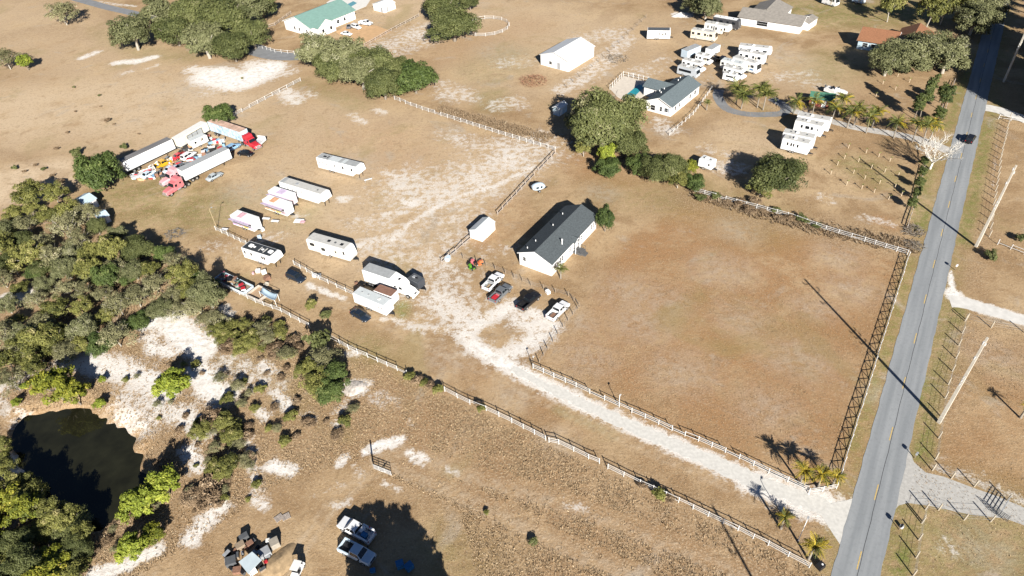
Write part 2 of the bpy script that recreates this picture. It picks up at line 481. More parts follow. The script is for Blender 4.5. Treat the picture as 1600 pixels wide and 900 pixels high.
dr = np.abs((GP - r0) @ rn)
verge = np.maximum(verge, (1 - sst(3.2, 7.5, dr)))

gzv = ground_z(GP)
me = bpy.data.meshes.new('ground')
idx = np.arange(N).reshape(NY, NX)
quads = np.stack([idx[:-1, :-1], idx[:-1, 1:], idx[1:, 1:], idx[1:, :-1]], -1).reshape(-1, 4)
me.vertices.add(N)
me.vertices.foreach_set('co', np.c_[GP, gzv].astype(np.float32).ravel())
me.loops.add(quads.size)
me.loops.foreach_set('vertex_index', quads.ravel().astype(np.int32))
me.polygons.add(len(quads))
me.polygons.foreach_set('loop_start', (np.arange(len(quads)) * 4).astype(np.int32))
me.update()
me.shade_smooth()
for nm, a in dict(sand=sand, green=green, scrub=scrub, rust=rust, pale=pale, verge=verge, rut=rut, bald=bald).items():
    at = me.attributes.new(nm, 'FLOAT', 'POINT')
    at.data.foreach_set('value', a.astype(np.float32))

def ground_material():
    mt = bpy.data.materials.new('dry_pasture')
    mt.use_nodes = True
    nt = mt.node_tree
    L = nt.links.new
    b = nt.nodes['Principled BSDF']
    b.inputs['Roughness'].default_value = 0.95
    b.inputs['Specular IOR Level'].default_value = 0.05
    geo = nt.nodes.new('ShaderNodeNewGeometry')
    def noise(sc, det=6, rough=0.6, dist=0.0, vec=None):
        n = nt.nodes.new('ShaderNodeTexNoise')
        n.inputs['Scale'].default_value = sc
        n.inputs['Detail'].default_value = det
        n.inputs['Roughness'].default_value = rough
        n.inputs['Distortion'].default_value = dist
        L(vec or geo.outputs['Position'], n.inputs['Vector'])
        return n.outputs[0]
    def attr(n):
        a = nt.nodes.new('ShaderNodeAttribute'); a.attribute_name = n
        return a.outputs['Fac']
    def math_(op, a, b_, clamp=False):
        n = nt.nodes.new('ShaderNodeMath'); n.operation = op; n.use_clamp = clamp
        for i, v in enumerate((a, b_)):
            if isinstance(v, (int, float)): n.inputs[i].default_value = v
            else: L(v, n.inputs[i])
        return n.outputs[0]
    def rng_(v, a, b_, c=0.0, d=1.0):
        n = nt.nodes.new('ShaderNodeMapRange'); n.interpolation_type = 'SMOOTHSTEP'
        n.inputs[1].default_value = a; n.inputs[2].default_value = b_
        n.inputs[3].default_value = c; n.inputs[4].default_value = d
        L(v, n.inputs[0]); return n.outputs[0]
    def mix(f, a, b_):
        n = nt.nodes.new('ShaderNodeMix'); n.data_type = 'RGBA'
        for i, v in ((0, f), (6, a), (7, b_)):
            if isinstance(v, (int, float)): n.inputs[i].default_value = v
            elif isinstance(v, tuple): n.inputs[i].default_value = v + (1,)
            else: L(v, n.inputs[i])
        return n.outputs[2]
    big = noise(0.022, 5, 0.6, 0.4)
    mid = noise(0.11, 6, 0.65, 0.3)
    sml = noise(0.6, 6, 0.7)
    fine = noise(3.2, 5, 0.75)
    stm = nt.nodes.new('ShaderNodeMapping')
    stm.inputs['Rotation'].default_value = (0, 0, R(30))
    stm.inputs['Scale'].default_value = (0.16, 1.4, 1)
    L(geo.outputs['Position'], stm.inputs[0])
    strk = noise(0.7, 4, 0.6, 0.2, stm.outputs[0])
    c = mix(rng_(big, .34, .66), (0.352, 0.238, 0.132), (0.450, 0.325, 0.192))
    c = mix(rng_(mid, .40, .62, 0, .9), c, (0.285, 0.185, 0.098))
    c = mix(math_('MULTIPLY', rng_(strk, .52, .75), .25), c, (0.47, 0.36, 0.23))
    c = mix(math_('MULTIPLY', attr('pale'), rng_(mid, .2, .58)), c, (0.560, 0.435, 0.295))
    c = mix(math_('MULTIPLY', attr('rust'), rng_(math_('ADD', math_('MULTIPLY', sml, .5), math_('MULTIPLY', mid, .5)), .34, .6, .1, 1)), c, (0.330, 0.184, 0.086))
    c = mix(math_('MULTIPLY', attr('verge'), rng_(sml, .3, .7, .1, .9)), c, (0.255, 0.205, 0.085))
    c = mix(math_('MULTIPLY', attr('green'), rng_(math_('ADD', sml, math_('MULTIPLY', mid, .4)), .45, .85)), c, (0.150, 0.178, 0.042))
    c = mix(math_('MULTIPLY', attr('scrub'), rng_(sml, .34, .66, .1, .9)), c, (0.275, 0.178, 0.098))
    c = mix(math_('MULTIPLY', attr('scrub'), rng_(fine, .46, .66, 0, .85)), c, (0.47, 0.36, 0.235))
    c = mix(math_('MULTIPLY', attr('scrub'), rng_(noise(1.7, 7, .8), .52, .68, 0, .5)), c, (0.195, 0.130, 0.072))
    # grey bald spots, dark thatch, light straw
    c = mix(math_('MULTIPLY', attr('bald'), rng_(sml, .36, .62, .1, .85)), c, (0.435, 0.375, 0.300))
    bald = noise(0.075, 6, 0.65, 1.0)
    c = mix(rng_(bald, .57, .70, 0, .7), c, (0.385, 0.325, 0.255))
    thatch = noise(1.15, 8, 0.78, 0.3)
    c = mix(rng_(thatch, .50, .65, 0, .55), c, (0.190, 0.130, 0.076))
    patchy = noise(0.2, 5, 0.7, 0.6)
    c = mix(rng_(patchy, .56, .70, 0, .45), c, (0.235, 0.155, 0.080))
    c = mix(rng_(fine, .53, .68, 0, .55), c, (0.55, 0.445, 0.315))
    c = mix(rng_(fine, .46, .32, 0, .42), c, (0.165, 0.112, 0.064))
    c = mix(math_('MULTIPLY', attr('rut'), rng_(sml, .38, .6, 0, .7)), c, (0.50, 0.40, 0.285))
    c = mix(rng_(noise(0.035, 4, 0.6, 1.2), .56, .70, 0, .38), c, (0.250, 0.205, 0.085))
    # bare sand, ragged at its edge
    edge = math_('ADD', attr('sand'), math_('MULTIPLY', math_('SUBTRACT', sml, .5), 2.1))
    edge = math_('ADD', edge, math_('MULTIPLY', math_('SUBTRACT', mid, .5), .6))
    edge = math_('ADD', edge, math_('MULTIPLY', math_('SUBTRACT', fine, .5), .9))
    sf = math_('MULTIPLY', rng_(edge, .30, .84), rng_(attr('sand'), .02, .3))
    sc_ = mix(rng_(sml, .35, .7), (0.84, 0.82, 0.78), (0.54, 0.49, 0.43))
    c = mix(math_('MULTIPLY', sf, .95), c, sc_)
    L(c, b.inputs['Base Color'])
    bp = nt.nodes.new('ShaderNodeBump')
    bp.inputs['Strength'].default_value = 0.85
    bp.inputs['Distance'].default_value = 0.24
    hgt = math_('ADD', math_('MULTIPLY', fine, .38), math_('MULTIPLY', sml, math_('ADD', .55, math_('MULTIPLY', attr('scrub'), .25))))
    L(hgt, bp.inputs['Height'])
    L(bp.outputs[0], b.inputs['Normal'])
    return mt

me.materials.append(ground_material())
structure('ground', me)

# pond
cen = POND_W.mean(0)
wp = POND_W + (POND_W - cen) / np.linalg.norm(POND_W - cen, axis=1)[:, None] * 3.0
wm = bpy.data.meshes.new('pond_water')
wm.from_pydata([(x, y, WATER_Z) for x, y in wp], [], [tuple(range(len(wp)))[::-1]])
MW = mat('dark_pond_water', (0.015, 0.015, 0.008), 0.06, 0.3, 0.4, spec=0.4, bump=0.02)
wm.materials.append(MW)
wm.update()
po = structure('pond_water', wm)

# ------------------------------------------------------------------ the road
ASPH = mat('grey_asphalt', (0.205, 0.215, 0.220), 0.9, 0.12, 0.5, bump=0.1)
def strip(name, mt, pts_l, pts_r, z, parent=None):
    n = len(pts_l)
    vs_ = [(p[0], p[1], z) for p in pts_l] + [(p[0], p[1], z) for p in pts_r]
    fs_ = [(i, i + n, i + n + 1, i + 1) for i in range(n - 1)]
    me_ = bpy.data.meshes.new(name)
    me_.from_pydata(vs_, [], fs_)
    me_.materials.append(mt)
    me_.update()
    if me_.polygons[0].normal.z < 0:
        me_.flip_normals()
    o = link(name, me_, parent)
    return o
def asphalt_material():
    mt = bpy.data.materials.new('worn_asphalt')
    mt.use_nodes = True
    nt = mt.node_tree; L = nt.links.new
    b = nt.nodes['Principled BSDF']
    b.inputs['Roughness'].default_value = 0.85
    b.inputs['Specular IOR Level'].default_value = 0.2
    geo = nt.nodes.new('ShaderNodeNewGeometry')
    mp = nt.nodes.new('ShaderNodeMapping')
    mp.inputs['Rotation'].default_value = (0, 0, -math.atan2(rd[1], rd[0]))
    L(geo.outputs['Position'], mp.inputs[0])
    st = nt.nodes.new('ShaderNodeMapping')
    st.inputs['Scale'].default_value = (0.05, 0.9, 1)
    L(mp.outputs[0], st.inputs[0])
    n1 = nt.nodes.new('ShaderNodeTexNoise'); n1.inputs['Scale'].default_value = 1.0; n1.inputs['Detail'].default_value = 4
    L(st.outputs[0], n1.inputs['Vector'])
    n2 = nt.nodes.new('ShaderNodeTexNoise'); n2.inputs['Scale'].default_value = 1.6; n2.inputs['Detail'].default_value = 8
    n2.inputs['Roughness'].default_value = .7
    L(geo.outputs['Position'], n2.inputs['Vector'])
    a = nt.nodes.new('ShaderNodeMix'); a.data_type = 'RGBA'
    a.inputs[6].default_value = (0.220, 0.232, 0.240, 1); a.inputs[7].default_value = (0.285, 0.296, 0.302, 1)
    r1 = nt.nodes.new('ShaderNodeMapRange'); r1.inputs[1].default_value = .35; r1.inputs[2].default_value = .65
    L(n1.outputs[0], r1.inputs[0]); L(r1.outputs[0], a.inputs[0])
    c_ = nt.nodes.new('ShaderNodeMix'); c_.data_type = 'RGBA'
    r2 = nt.nodes.new('ShaderNodeMapRange'); r2.inputs[1].default_value = .5; r2.inputs[2].default_value = .8
    r2.inputs[4].default_value = .5
    L(n2.outputs[0], r2.inputs[0]); L(r2.outputs[0], c_.inputs[0])
    L(a.outputs[2], c_.inputs[6]); c_.inputs[7].default_value = (0.15, 0.155, 0.16, 1)
    L(c_.outputs[2], b.inputs['Base Color'])
    return mt
WASPH = asphalt_material()
al = np.arange(-14, 262, 1.5)
def wob(a, s, k): return s * (math.sin(a * .9 + k) + .6 * math.sin(a * 2.3 + k * 2) + .4 * math.sin(a * .23 + k))
road = strip('road', WASPH, [road_pt(a, -2.75 + wob(a, .06, 1)) for a in al], [road_pt(a, 2.85 + wob(a, .06, 4)) for a in al], 0.03)
road['kind'] = 'structure'
YEL = mat('worn_yellow_paint', (0.52, 0.37, 0.13), 0.8, 0.25, 3)
dm = MB().box(-1.5, 1.5, -.075, .075, 0, .004).mesh('lane_dash', YEL)
ang = math.atan2(rd[1], rd[0])
for i in range(-1, 21):
    p = road_pt(i * 12.19, 0.0)
    link('lane_dash', dm, road, (p[0], p[1], .0325), ang)
TAR = mat('tar_seam', (0.045, 0.045, 0.048), 0.8)
strip('tar_seam', TAR, [road_pt(a, .17 + wob(a, .03, 2)) for a in al], [road_pt(a, .24 + wob(a, .03, 2)) for a in al], .0345, road)

def ribbon(name, mt, pts, w0, w1=None, z=.012, jit=.18, step=1.2, seed=1, kind='structure'):
    q = [Vector(G(*p)) for p in pts]
    # resample with a smooth bend
    fine_ = []
    for i in range(len(q) - 1):
        a, b_, c_, d_ = q[max(i - 1, 0)], q[i], q[i + 1], q[min(i + 2, len(q) - 1)]
        n = max(2, int((c_ - b_).length / step))
        for k in range(n):
            t = k / n
            fine_.append(.5 * ((2 * b_) + (c_ - a) * t + (2 * a - 5 * b_ + 4 * c_ - d_) * t * t + (3 * b_ - a - 3 * c_ + d_) * t ** 3))
    fine_.append(q[-1])
    r_ = random.Random(seed)
    lf, rt = [], []
    M = len(fine_)
    for i, p in enumerate(fine_):
        d = fine_[min(i + 1, M - 1)] - fine_[max(i - 1, 0)]
        n = Vector((-d.y, d.x, 0)).normalized()
        u = i / (M - 1)
        w = (w0 + ((w1 if w1 is not None else w0) - w0) * u) / 2
        lf.append(p + n * (w + r_.uniform(-jit, jit))); rt.append(p - n * (w + r_.uniform(-jit, jit)))
    o = strip(name, mt, lf, rt, z)
    o['kind'] = kind
    return o
SHELL = mat('crushed_shell', (0.555, 0.535, 0.49), 0.95, 0.12, 1.8, bump=0.25)
SHELLG = mat('grey_shell_rock', (0.41, 0.395, 0.365), 0.95, 0.14, 2.2, bump=0.25)
SHELLW = mat('white_shell_rock', (0.58, 0.56, 0.52), 0.95, 0.12, 0.8, bump=0.2)
ribbon('gravel_driveway', SHELL, [(1352, 822), (1322, 808), (1262, 783), (1180, 751), (1080, 707), (985, 665), (900, 626), (830, 591), (800, 575)], 3.1, 1.6, .012, .38, .8)
mthr = [G(*p) for p in [(1342, 775), (1322, 782), (1300, 786), (1280, 800), (1300, 832), (1312, 850), (1318, 862), (1326, 850)]]
mb = MB(); mb.v = [(p.x, p.y, .016) for p in mthr]; mb.f = [tuple(range(len(mthr)))[::-1]]
structure('driveway_apron', mb.mesh('driveway_apron', SHELL))
ribbon('shell_driveway', SHELLW, [(1484, 470), (1510, 474), (1550, 486), (1625, 508)], 3.6, 2.6, .012, .15)
mthr = [G(*p) for p in [(1420, 700), (1428, 722), (1446, 738), (1475, 745), (1520, 762), (1560, 776), (1625, 804), (1625, 830), (1570, 810), (1520, 805), (1450, 790), (1418, 786), (1404, 790), (1396, 800)]]
mb = MB(); mb.v = [(p.x, p.y, .016) for p in mthr]; mb.f = [tuple(range(len(mthr)))[::-1]]
structure('shell_side_lane', mb.mesh('shell_side_lane', SHELLG))
ribbon('concrete_driveway', SHELLW, [(1538, 168), (1560, 172), (1600, 186), (1640, 200)], 4.2, 4.2, .012, .05)
LOOPM = mat('loop_asphalt', (0.20, 0.205, 0.21), 0.9, 0.12, 0.5)
ribbon('loop_driveway', LOOPM, [(1124, 140), (1122, 152), (1136, 170), (1165, 178), (1200, 179), (1225, 176), (1226, 166), (1205, 154)], 3.0, 3.0, .02, .05)
ribbon('palm_lined_driveway', mat('pale_concrete', (0.44, 0.42, 0.39), .9, .15, .6), [(1235, 172), (1290, 187), (1340, 200), (1400, 210), (1450, 222), (1482, 236)], 2.6, 3.4, .012, .08)
ribbon('far_asphalt_lane', LOOPM, [(90, -10), (130, 1), (170, 12), (205, 20), (240, 30)], 4.6, 4.6, .02, .08)
ribbon('side_asphalt_lane', LOOPM, [(380, 70), (410, 82), (440, 88), (475, 88)], 8.5, 6.5, .02, .1)
# ------------------------------------------------------------------ trees and plants
OAKL = leafmat('oak_leaves', (0.038, 0.048, 0.014), (0.135, 0.146, 0.050), (0.22, 0.21, 0.11))
MOSSL = leafmat('mossy_oak_leaves', (0.060, 0.068, 0.025), (0.180, 0.182, 0.085), (0.27, 0.26, 0.165))
GREENL = leafmat('fresh_green_leaves', (0.028, 0.046, 0.011), (0.092, 0.124, 0.032), (0.14, 0.16, 0.05))
OLIVL = leafmat('olive_scrub_leaves', (0.046, 0.054, 0.013), (0.205, 0.200, 0.052), (0.33, 0.29, 0.12))
GREYL = leafmat('grey_scrub_leaves', (0.090, 0.088, 0.040), (0.235, 0.222, 0.110), (0.36, 0.33, 0.21))
LIMEL = leafmat('lime_leaves', (0.055, 0.085, 0.012), (0.230, 0.265, 0.030), (0.34, 0.35, 0.06))
PINEL = leafmat('yellow_green_needles', (0.055, 0.075, 0.010), (0.200, 0.205, 0.022), (0.36, 0.31, 0.05))
BRUSHL = leafmat('dead_brush_stalks', (0.120, 0.080, 0.046), (0.290, 0.205, 0.125), (0.42, 0.33, 0.22))
CYPL = leafmat('cypress_leaves', (0.030, 0.048, 0.014), (0.110, 0.125, 0.034), (0.17, 0.17, 0.05))
FRONDG = leafmat('green_fronds', (0.045, 0.062, 0.014), (0.130, 0.140, 0.035), (0.30, 0.25, 0.06))
FRONDY = leafmat('yellowing_fronds', (0.120, 0.110, 0.014), (0.40, 0.30, 0.03), (0.52, 0.40, 0.10))

def leaf_mesh(name, pts, nrm, size, tint, mt, g, stretch=1.35):
    """diamond leaves at pts, facing nrm"""
    n = len(pts)
    t = g.normal(size=(n, 3))
    t -= nrm * (t * nrm).sum(1)[:, None]
    t /= np.linalg.norm(t, axis=1)[:, None] + 1e-9
    b = np.cross(nrm, t)
    s = size[:, None]
    V = np.stack([pts - t * s * stretch, pts - b * s * .62, pts + t * s * stretch, pts + b * s * .62], 1).reshape(-1, 3)
    me = bpy.data.meshes.new(name)
    me.vertices.add(4 * n)
    me.vertices.foreach_set('co', V.astype(np.float32).ravel())
    me.loops.add(4 * n)
    me.loops.foreach_set('vertex_index', np.arange(4 * n, dtype=np.int32))
    me.polygons.add(n)
    me.polygons.foreach_set('loop_start', (np.arange(n) * 4).astype(np.int32))
    me.update()
    a = me.attributes.new('tint', 'FLOAT', 'POINT')
    a.data.foreach_set('value', np.repeat(np.clip(tint, 0, 1), 4).astype(np.float32))
    me.materials.append(mt)
    return me

def crown_mesh(name, rx, ry, z0, z1, nc, nl, leaf, seed, mt, cr=.30, lobes=5, hollow=.45):
    """clumps of leaves through an uneven crown"""
    g = np.random.default_rng(seed)
    d = g.normal(size=(nc, 3)); d /= np.linalg.norm(d, axis=1)[:, None]
    d[:, 2] = np.where(d[:, 2] < -.35, -d[:, 2], d[:, 2])
    ph = g.uniform(0, 6.28, 3)
    az = np.arctan2(d[:, 1], d[:, 0])
    bump = 1 + .17 * np.sin(az * 3 + ph[0]) + .13 * np.sin(az * lobes + ph[1]) + .14 * np.sin(d[:, 2] * 5 + az * 2 + ph[2])
    rad = (hollow + (1 - hollow) * g.uniform(0, 1, nc) ** .45) * bump * .84
    zc, rz = (z0 + z1) / 2, (z1 - z0) / 2
    C = np.c_[d[:, 0] * rx * rad, d[:, 1] * ry * rad, zc + d[:, 2] * rz * rad]
    rc = cr * min(rx, ry) * g.uniform(.7, 1.25, nc)
    k = np.repeat(np.arange(nc), nl)
    q = g.normal(size=(nc * nl, 3)); q /= np.linalg.norm(q, axis=1)[:, None]
    q[:, 2] = np.where(q[:, 2] < -.4, -q[:, 2], q[:, 2])
    P_ = C[k] + q * (rc[k] * g.uniform(.55, 1.0, len(k)))[:, None] * np.array([1, 1, .75])
    nrm = q * .8 + d[k] * .3 + g.normal(size=q.shape) * .55 + np.array([0, 0, .25])
    nrm /= np.linalg.norm(nrm, axis=1)[:, None]
    ct = g.normal(.36, .14, nc)
    return leaf_mesh(name, P_, nrm, leaf * g.uniform(.65, 1.3, len(k)), ct[k] + g.normal(0, .09, len(k)), mt, g)

def trunk_mesh(h, r, spread, seed, mt, limbs=5):
    g = random.Random(seed)
    mb = MB()
    lean = (g.uniform(-.12, .12) * h, g.uniform(-.12, .12) * h)
    mb.tube([(0, 0, -.8), (0, 0, .05 * h), (lean[0] * .4, lean[1] * .4, .3 * h), (lean[0], lean[1], .62 * h)],
            [r * 1.35, r * 1.05, r * .8, r * .4], 7)
    for i in range(limbs):
        a = 6.283 * i / limbs + g.uniform(-.4, .4)
        z = h * g.uniform(.22, .42)
        R_ = spread * g.uniform(.55, 1.15)
        mb.tube([(lean[0] * .4, lean[1] * .4, z), (math.cos(a) * R_ * .45, math.sin(a) * R_ * .45, z + .16 * h),
                 (math.cos(a) * R_, math.sin(a) * R_, z + h * g.uniform(.28, .55))], [r * .5, r * .34, r * .1], 5)
    return mb.mesh('trunk', mt, True)

KIND = {}
def kind(name, mt, rx, h, z0, nc, nl, leaf, n=2, r=.25, bark=None, ry=None, cr=.30, hollow=.45, limbs=5):
    KIND[name] = [(trunk_mesh(h, r, rx * .8, 31 * i + len(KIND), bark or BARK, limbs),
                   crown_mesh('crown', rx, ry or rx, z0, h, nc, nl, leaf, 77 * i + len(KIND) * 13, mt, cr, hollow=hollow)) for i in range(n)] + [rx, h]

kind('oak', OAKL, 6.0, 9.5, -.6, 150, 150, .20, 3, .42)
kind('moss', MOSSL, 5.5, 9.0, -.6, 120, 135, .19, 2, .4, TWIG, limbs=11, cr=.26)
kind('bigoak', OAKL, 9.0, 13.0, -.8, 240, 170, .25, 1, .6, cr=.22)
kind('green', GREENL, 4.5, 7.0, -.4, 100, 120, .20, 2, .25)
kind('olive', OLIVL, 3.6, 6.2, -.1, 58, 110, .155, 3, .16, TWIG, cr=.27, limbs=9, hollow=.35)
kind('grey', GREYL, 3.4, 5.6, .2, 46, 80, .12, 3, .14, TWIG, cr=.28, limbs=14, hollow=.3)
kind('lime', LIMEL, 3.0, 5.5, .3, 80, 70, .18, 2, .16, cr=.27)
kind('needle', PINEL, 3.0, 6.0, .3, 70, 60, .18, 2, .18, cr=.27)
kind('bush', OLIVL, 1.3, 1.7, .0, 22, 50, .14, 2, .06, cr=.4)
kind('dbush', OAKL, 1.2, 1.5, .0, 22, 50, .13, 2, .06, cr=.4)
kind('dead', BRUSHL, 1.5, 1.6, .0, 22, 46, .13, 2, .06, cr=.42)
kind('column', CYPL, 1.15, 7.0, -.2, 90, 60, .13, 2, .10, cr=.42, hollow=.15)

HUE = {'olive': 'olive', 'grey': 'pale grey', 'oak': 'dark green', 'moss': 'grey green', 'green': 'fresh green', 'needle': 'yellow green', 'lime': 'lime', 'dead': 'brown', 'dbush': 'dark', 'bush': 'olive'}
ORD = ['first', 'second', 'third', 'fourth', 'fifth', 'sixth', 'seventh', 'eighth', 'ninth', 'tenth', 'eleventh', 'twelfth'] + ['%dth' % i for i in range(13, 60)]
for i_ in range(12, len(ORD)):
    n_ = i_ + 1
    ORD[i_] = str(n_) + ({1: 'st', 2: 'nd', 3: 'rd'}.get(n_ % 10, 'th') if n_ % 100 not in (11, 12, 13) else 'th')
tree_n = [0]
def tree(kd, px, py, w, label, cat='tree', name=None, group=None, h=None, zf=.55, base=False, sq=None):
    """w: crown width in metres"""
    tree_n[0] += 1
    i = tree_n[0]
    vs_ = KIND[kd][:-2]; rx, hh = KIND[kd][-2:]
    s = w / (2 * rx)
    H_ = h or hh * s
    p = G(px, py) if base else G(px, py, H_ * zf)
    z = gz(p.x, p.y)
    g = random.Random(i * 7 + 1)
    t = thing(name or {'oak': 'oak_tree', 'moss': 'oak_tree', 'bigoak': 'oak_tree', 'green': 'leafy_tree', 'olive': 'scrub_tree',
                       'grey': 'scrub_tree', 'lime': 'young_tree', 'needle': 'pine_tree', 'bush': 'bush', 'dbush': 'bush', 'dead': 'dead_bush',
                       'column': 'cypress_tree'}[kd], label, cat, (p.x, p.y, z), g.uniform(0, 6.28), group)
    t.scale = (s * g.uniform(.93, 1.07), s * g.uniform(.93, 1.07), H_ / hh)
    tm, cm = vs_[i % len(vs_)]
    link('trunk', tm, t)
    link('crown', cm, t)
    return t

# far left
tree('grey', 96, 20, 15, 'grey leafless-looking oak alone in far left pasture', h=9)
tree('grey', 8, 92, 10, 'grey tree cut by the left edge beside a lime bush', h=7)
tree('lime', 38, 97, 6, 'bright lime green bush beside grey tree at left edge', 'bush', 'bush')
tree('moss', 205, 50, 15, 'grey green oak at left end of the big far grove')
for k, (x, y, w) in enumerate([(252, 22, 15), (272, 48, 13), (300, 20, 17), (318, 62, 15), (345, 30, 18), (362, 72, 13),
                              (385, 15, 16), (392, 52, 13), (405, 5, 14)]):
    tree('oak' if k % 3 else 'moss', x, y, w, ('mossy grey' if k % 3 == 0 else 'dark') + ' oak of the big far grove, ' + ['leftmost', 'low second from left', 'third from left at top edge', 'lowest in the middle', 'tallest in the middle', 'lowest on the right', 'second from right at top', 'at its right side by the lane', 'rightmost at top edge'][k], group='oaks of the far grove')
for k, (x, y, w, lb) in enumerate([(498, 80, 15, 'oak at left end of the grove in front of green roofed house'),
                                  (520, 103, 12, 'lower oak in the grove, third from its left end'),
                                  (538, 88, 15, 'mossy oak in the grove, just below the white house wall'),
                                  (563, 112, 13, 'mossy oak in the middle of the grove below the green roof'),
                                  (585, 100, 14, 'oak in the grove below the orange parking pad'),
                                  (598, 130, 12, 'lowest oak of the grove, near the white fence end'),
                                  (618, 112, 11, 'dull oak beside the brighter green tree of the grove')]):
    tree('moss' if k in (0, 2, 3) else 'oak', x, y, w, lb)
tree('green', 647, 122, 14, 'brighter green round tree at right end of the grove', h=9)
tree('green', 340, 180, 9, 'round green tree by the fence behind the junk yard trailers', h=6)
tree('oak', 708, 38, 16, 'dark round oak beside the white round pen', h=11)
tree('oak', 690, 6, 15, 'dark oak at top edge above the round pen oak', h=11)
tree('oak', 734, 2, 8, 'small oak at top edge right of a larger one')
tree('moss', 1105, 8, 12, 'grey green tree at top edge left of the long barn')
tree('moss', 1085, 4, 9, 'dark tree at top edge beside the white sand heap')
# centre
tree('bigoak', 944, 190, 21, 'huge dark oak beside the grey roofed pool house', h=14, zf=.5)
tree('oak', 985, 225, 9, 'smaller oak against the right foot of the huge oak', h=7)
tree('green', 950, 262, 6.5, 'bright green shrub tree below the huge oak', h=4.5)
tree('lime', 948, 240, 5, 'lime leaved shrub at the huge oak foot', h=5)
tree('olive', 912, 232, 5, 'low shrub left of the huge oak foot', 'bush')
tree('oak', 1022, 262, 8, 'grey dark tree in hedge right of the huge oak', h=6.5)
tree('oak', 1050, 262, 8, 'dark tree at the middle of the hedge below the pool house', h=7)
tree('olive', 1060, 280, 6, 'olive shrub at front of the hedge above white fence', h=4.5)
tree('green', 1085, 285, 5, 'green shrub at right end of the hedge above white fence', h=4)
tree('needle', 1078, 262, 4.5, 'yellow green shrub at right end of the hedge', h=4.5)
tree('green', 1000, 258, 6, 'green shrub between the huge oak and the hedge', h=5)
tree('oak', 1215, 270, 13, 'dark oak standing below the parked white motorhomes', h=8)
tree('olive', 1190, 292, 7, 'olive shrub at left foot of oak below motorhomes', h=4)
tree('green', 946, 343, 4.4, 'dark conical tree at the right end of white farmhouse', h=6.5, zf=.5)
# top right
for x, y, w, lb in [(1390, 92, 12, 'left oak of the broad grove covering the brown roofed house'),
                    (1420, 85, 16, 'middle oak of the broad grove beside the road'),
                    (1455, 75, 16, 'right oak of the broad grove beside the road'),
                    (1482, 88, 13, 'oak nearest the road edge in the broad grove')]:
    tree('moss', x, y, w, lb, h=9.5)
tree('moss', 1525, 28, 14, 'leaning oak overhanging the road at the top', h=10)
tree('moss', 1545, 18, 12, 'oak overhanging the road at the top edge', h=9)
for x, y, w, lb in [(1458, 12, 10, 'yellow green pine left of road at top edge'), (1480, 8, 9, 'yellow green pine at top edge, second from road'),
                    (1510, 4, 9, 'yellow green pine at top edge nearest the road'), (1395, 4, 9, 'pine at top edge above the brown roofed house')]:
    tree('olive', x, y, w, lb, h=12, name='pine_tree')
for i, (x, y) in enumerate([(1652, 196), (1640, 172), (1646, 150), (1638, 128), (1634, 104), (1632, 80), (1628, 55), (1622, 28), (1680, 182), (1676, 140), (1664, 96), (1655, 60), (1668, 205), (1700, 190), (1690, 160), (1690, 115), (1645, 15)]):
    tree('oak', x, y, 11, 'tall oak just past the right edge shading the road', h=18, base=True, group='shade oaks beyond the right edge')
for x, y, h_, lb in [(1437, 184, 13, 'tallest columnar cypress on the lawn by the road'), (1428, 186, 8, 'columnar cypress left of the tallest one'),
                     (1471, 174, 8, 'slim cypress nearest the road fence'), (1468, 160, 6, 'slim cypress at the back by the road fence'),
                     (1463, 193, 5, 'small cypress in front of the road fence cypresses')]:
    tree('column', x, y, 3.0, lb, h=h_, base=True)
for k, (x, y) in enumerate([(1440, 262), (1437, 280), (1433, 296), (1428, 312), (1421, 328)]):
    tree('column', x, y, 2.0, ['first', 'second', 'third', 'fourth', 'fifth'][k] + ' small cypress below the white dead tree, counted toward the camera', h=3.6, base=True)
# odd bushes
for x, y, w, kd, lb in [(118, 238, 3.2, 'dbush', 'single dark bush near the left end of junk yard'), (153, 268, 12, 'green', 'green tree at the left end of the white junk yard trailer'),
                     (136, 262, 7, 'olive', 'olive shrub left of the tree by the junk yard'), (168, 188, 2, 'dead', 'dark weed clump in far left pasture'),
                     (486, 476, 2.6, 'olive', 'small olive bush left of the dark blue car by lane'), (509, 492, 2.2, 'dbush', 'dark sapling right of the small olive bush'),
                     (88, 232, 1.4, 'dead', 'little weed clump left of the junk yard tree'), (833, 846, 1.3, 'dbush', 'lone dark bush in lower brown field'),
                     (1548, 398, 2.6, 'dbush', 'bush at the foot of the far utility pole'), (1595, 372, 2.2, 'dbush', 'bush at the right edge near the far pole'),
                     (760, 800, .9, 'bush', 'tiny bush in the lower track'), (378, 122, .9, 'bush', 'tiny green bush in the white sand at far left')]:
    tree(kd, x, y, w, lb, 'bush' if w < 6 else 'tree')

for k, (x, y, w) in enumerate([(22, 262, 1.6), (38, 268, 1.3), (55, 258, 1.2), (68, 264, 1.4), (82, 274, 1.3), (96, 283, 2.4), (115, 136, 1.0), (118, 174, 1.0), (105, 207, 1.2), (155, 149, 1.1), (178, 194, .9), (217, 209, .9), (193, 229, 2.2), (157, 166, .9)]):
    tree('dead' if k % 3 else 'dbush', x, y, w, ORD[k] + ' small dark weed clump counted in the far left pasture, fence line first', 'bush', 'weed_clump', 'weed clumps of the far left pasture')
for k, (x, y, w) in enumerate([(640, 588, 2.0), (652, 593, 2.2), (663, 598, 1.8), (673, 602, 2.2), (685, 608, 2.0), (748, 634, 1.8), (752, 637, 1.6), (1005, 758, 1.6), (1030, 772, 2.0), (1045, 779, 1.8)]):
    tree('dead' if k % 2 else 'bush', x, y, w, ORD[k] + ' brown weed bush on the lower white fence line, counted from left', 'bush', 'weed_bush', 'weed bushes on the fence line')
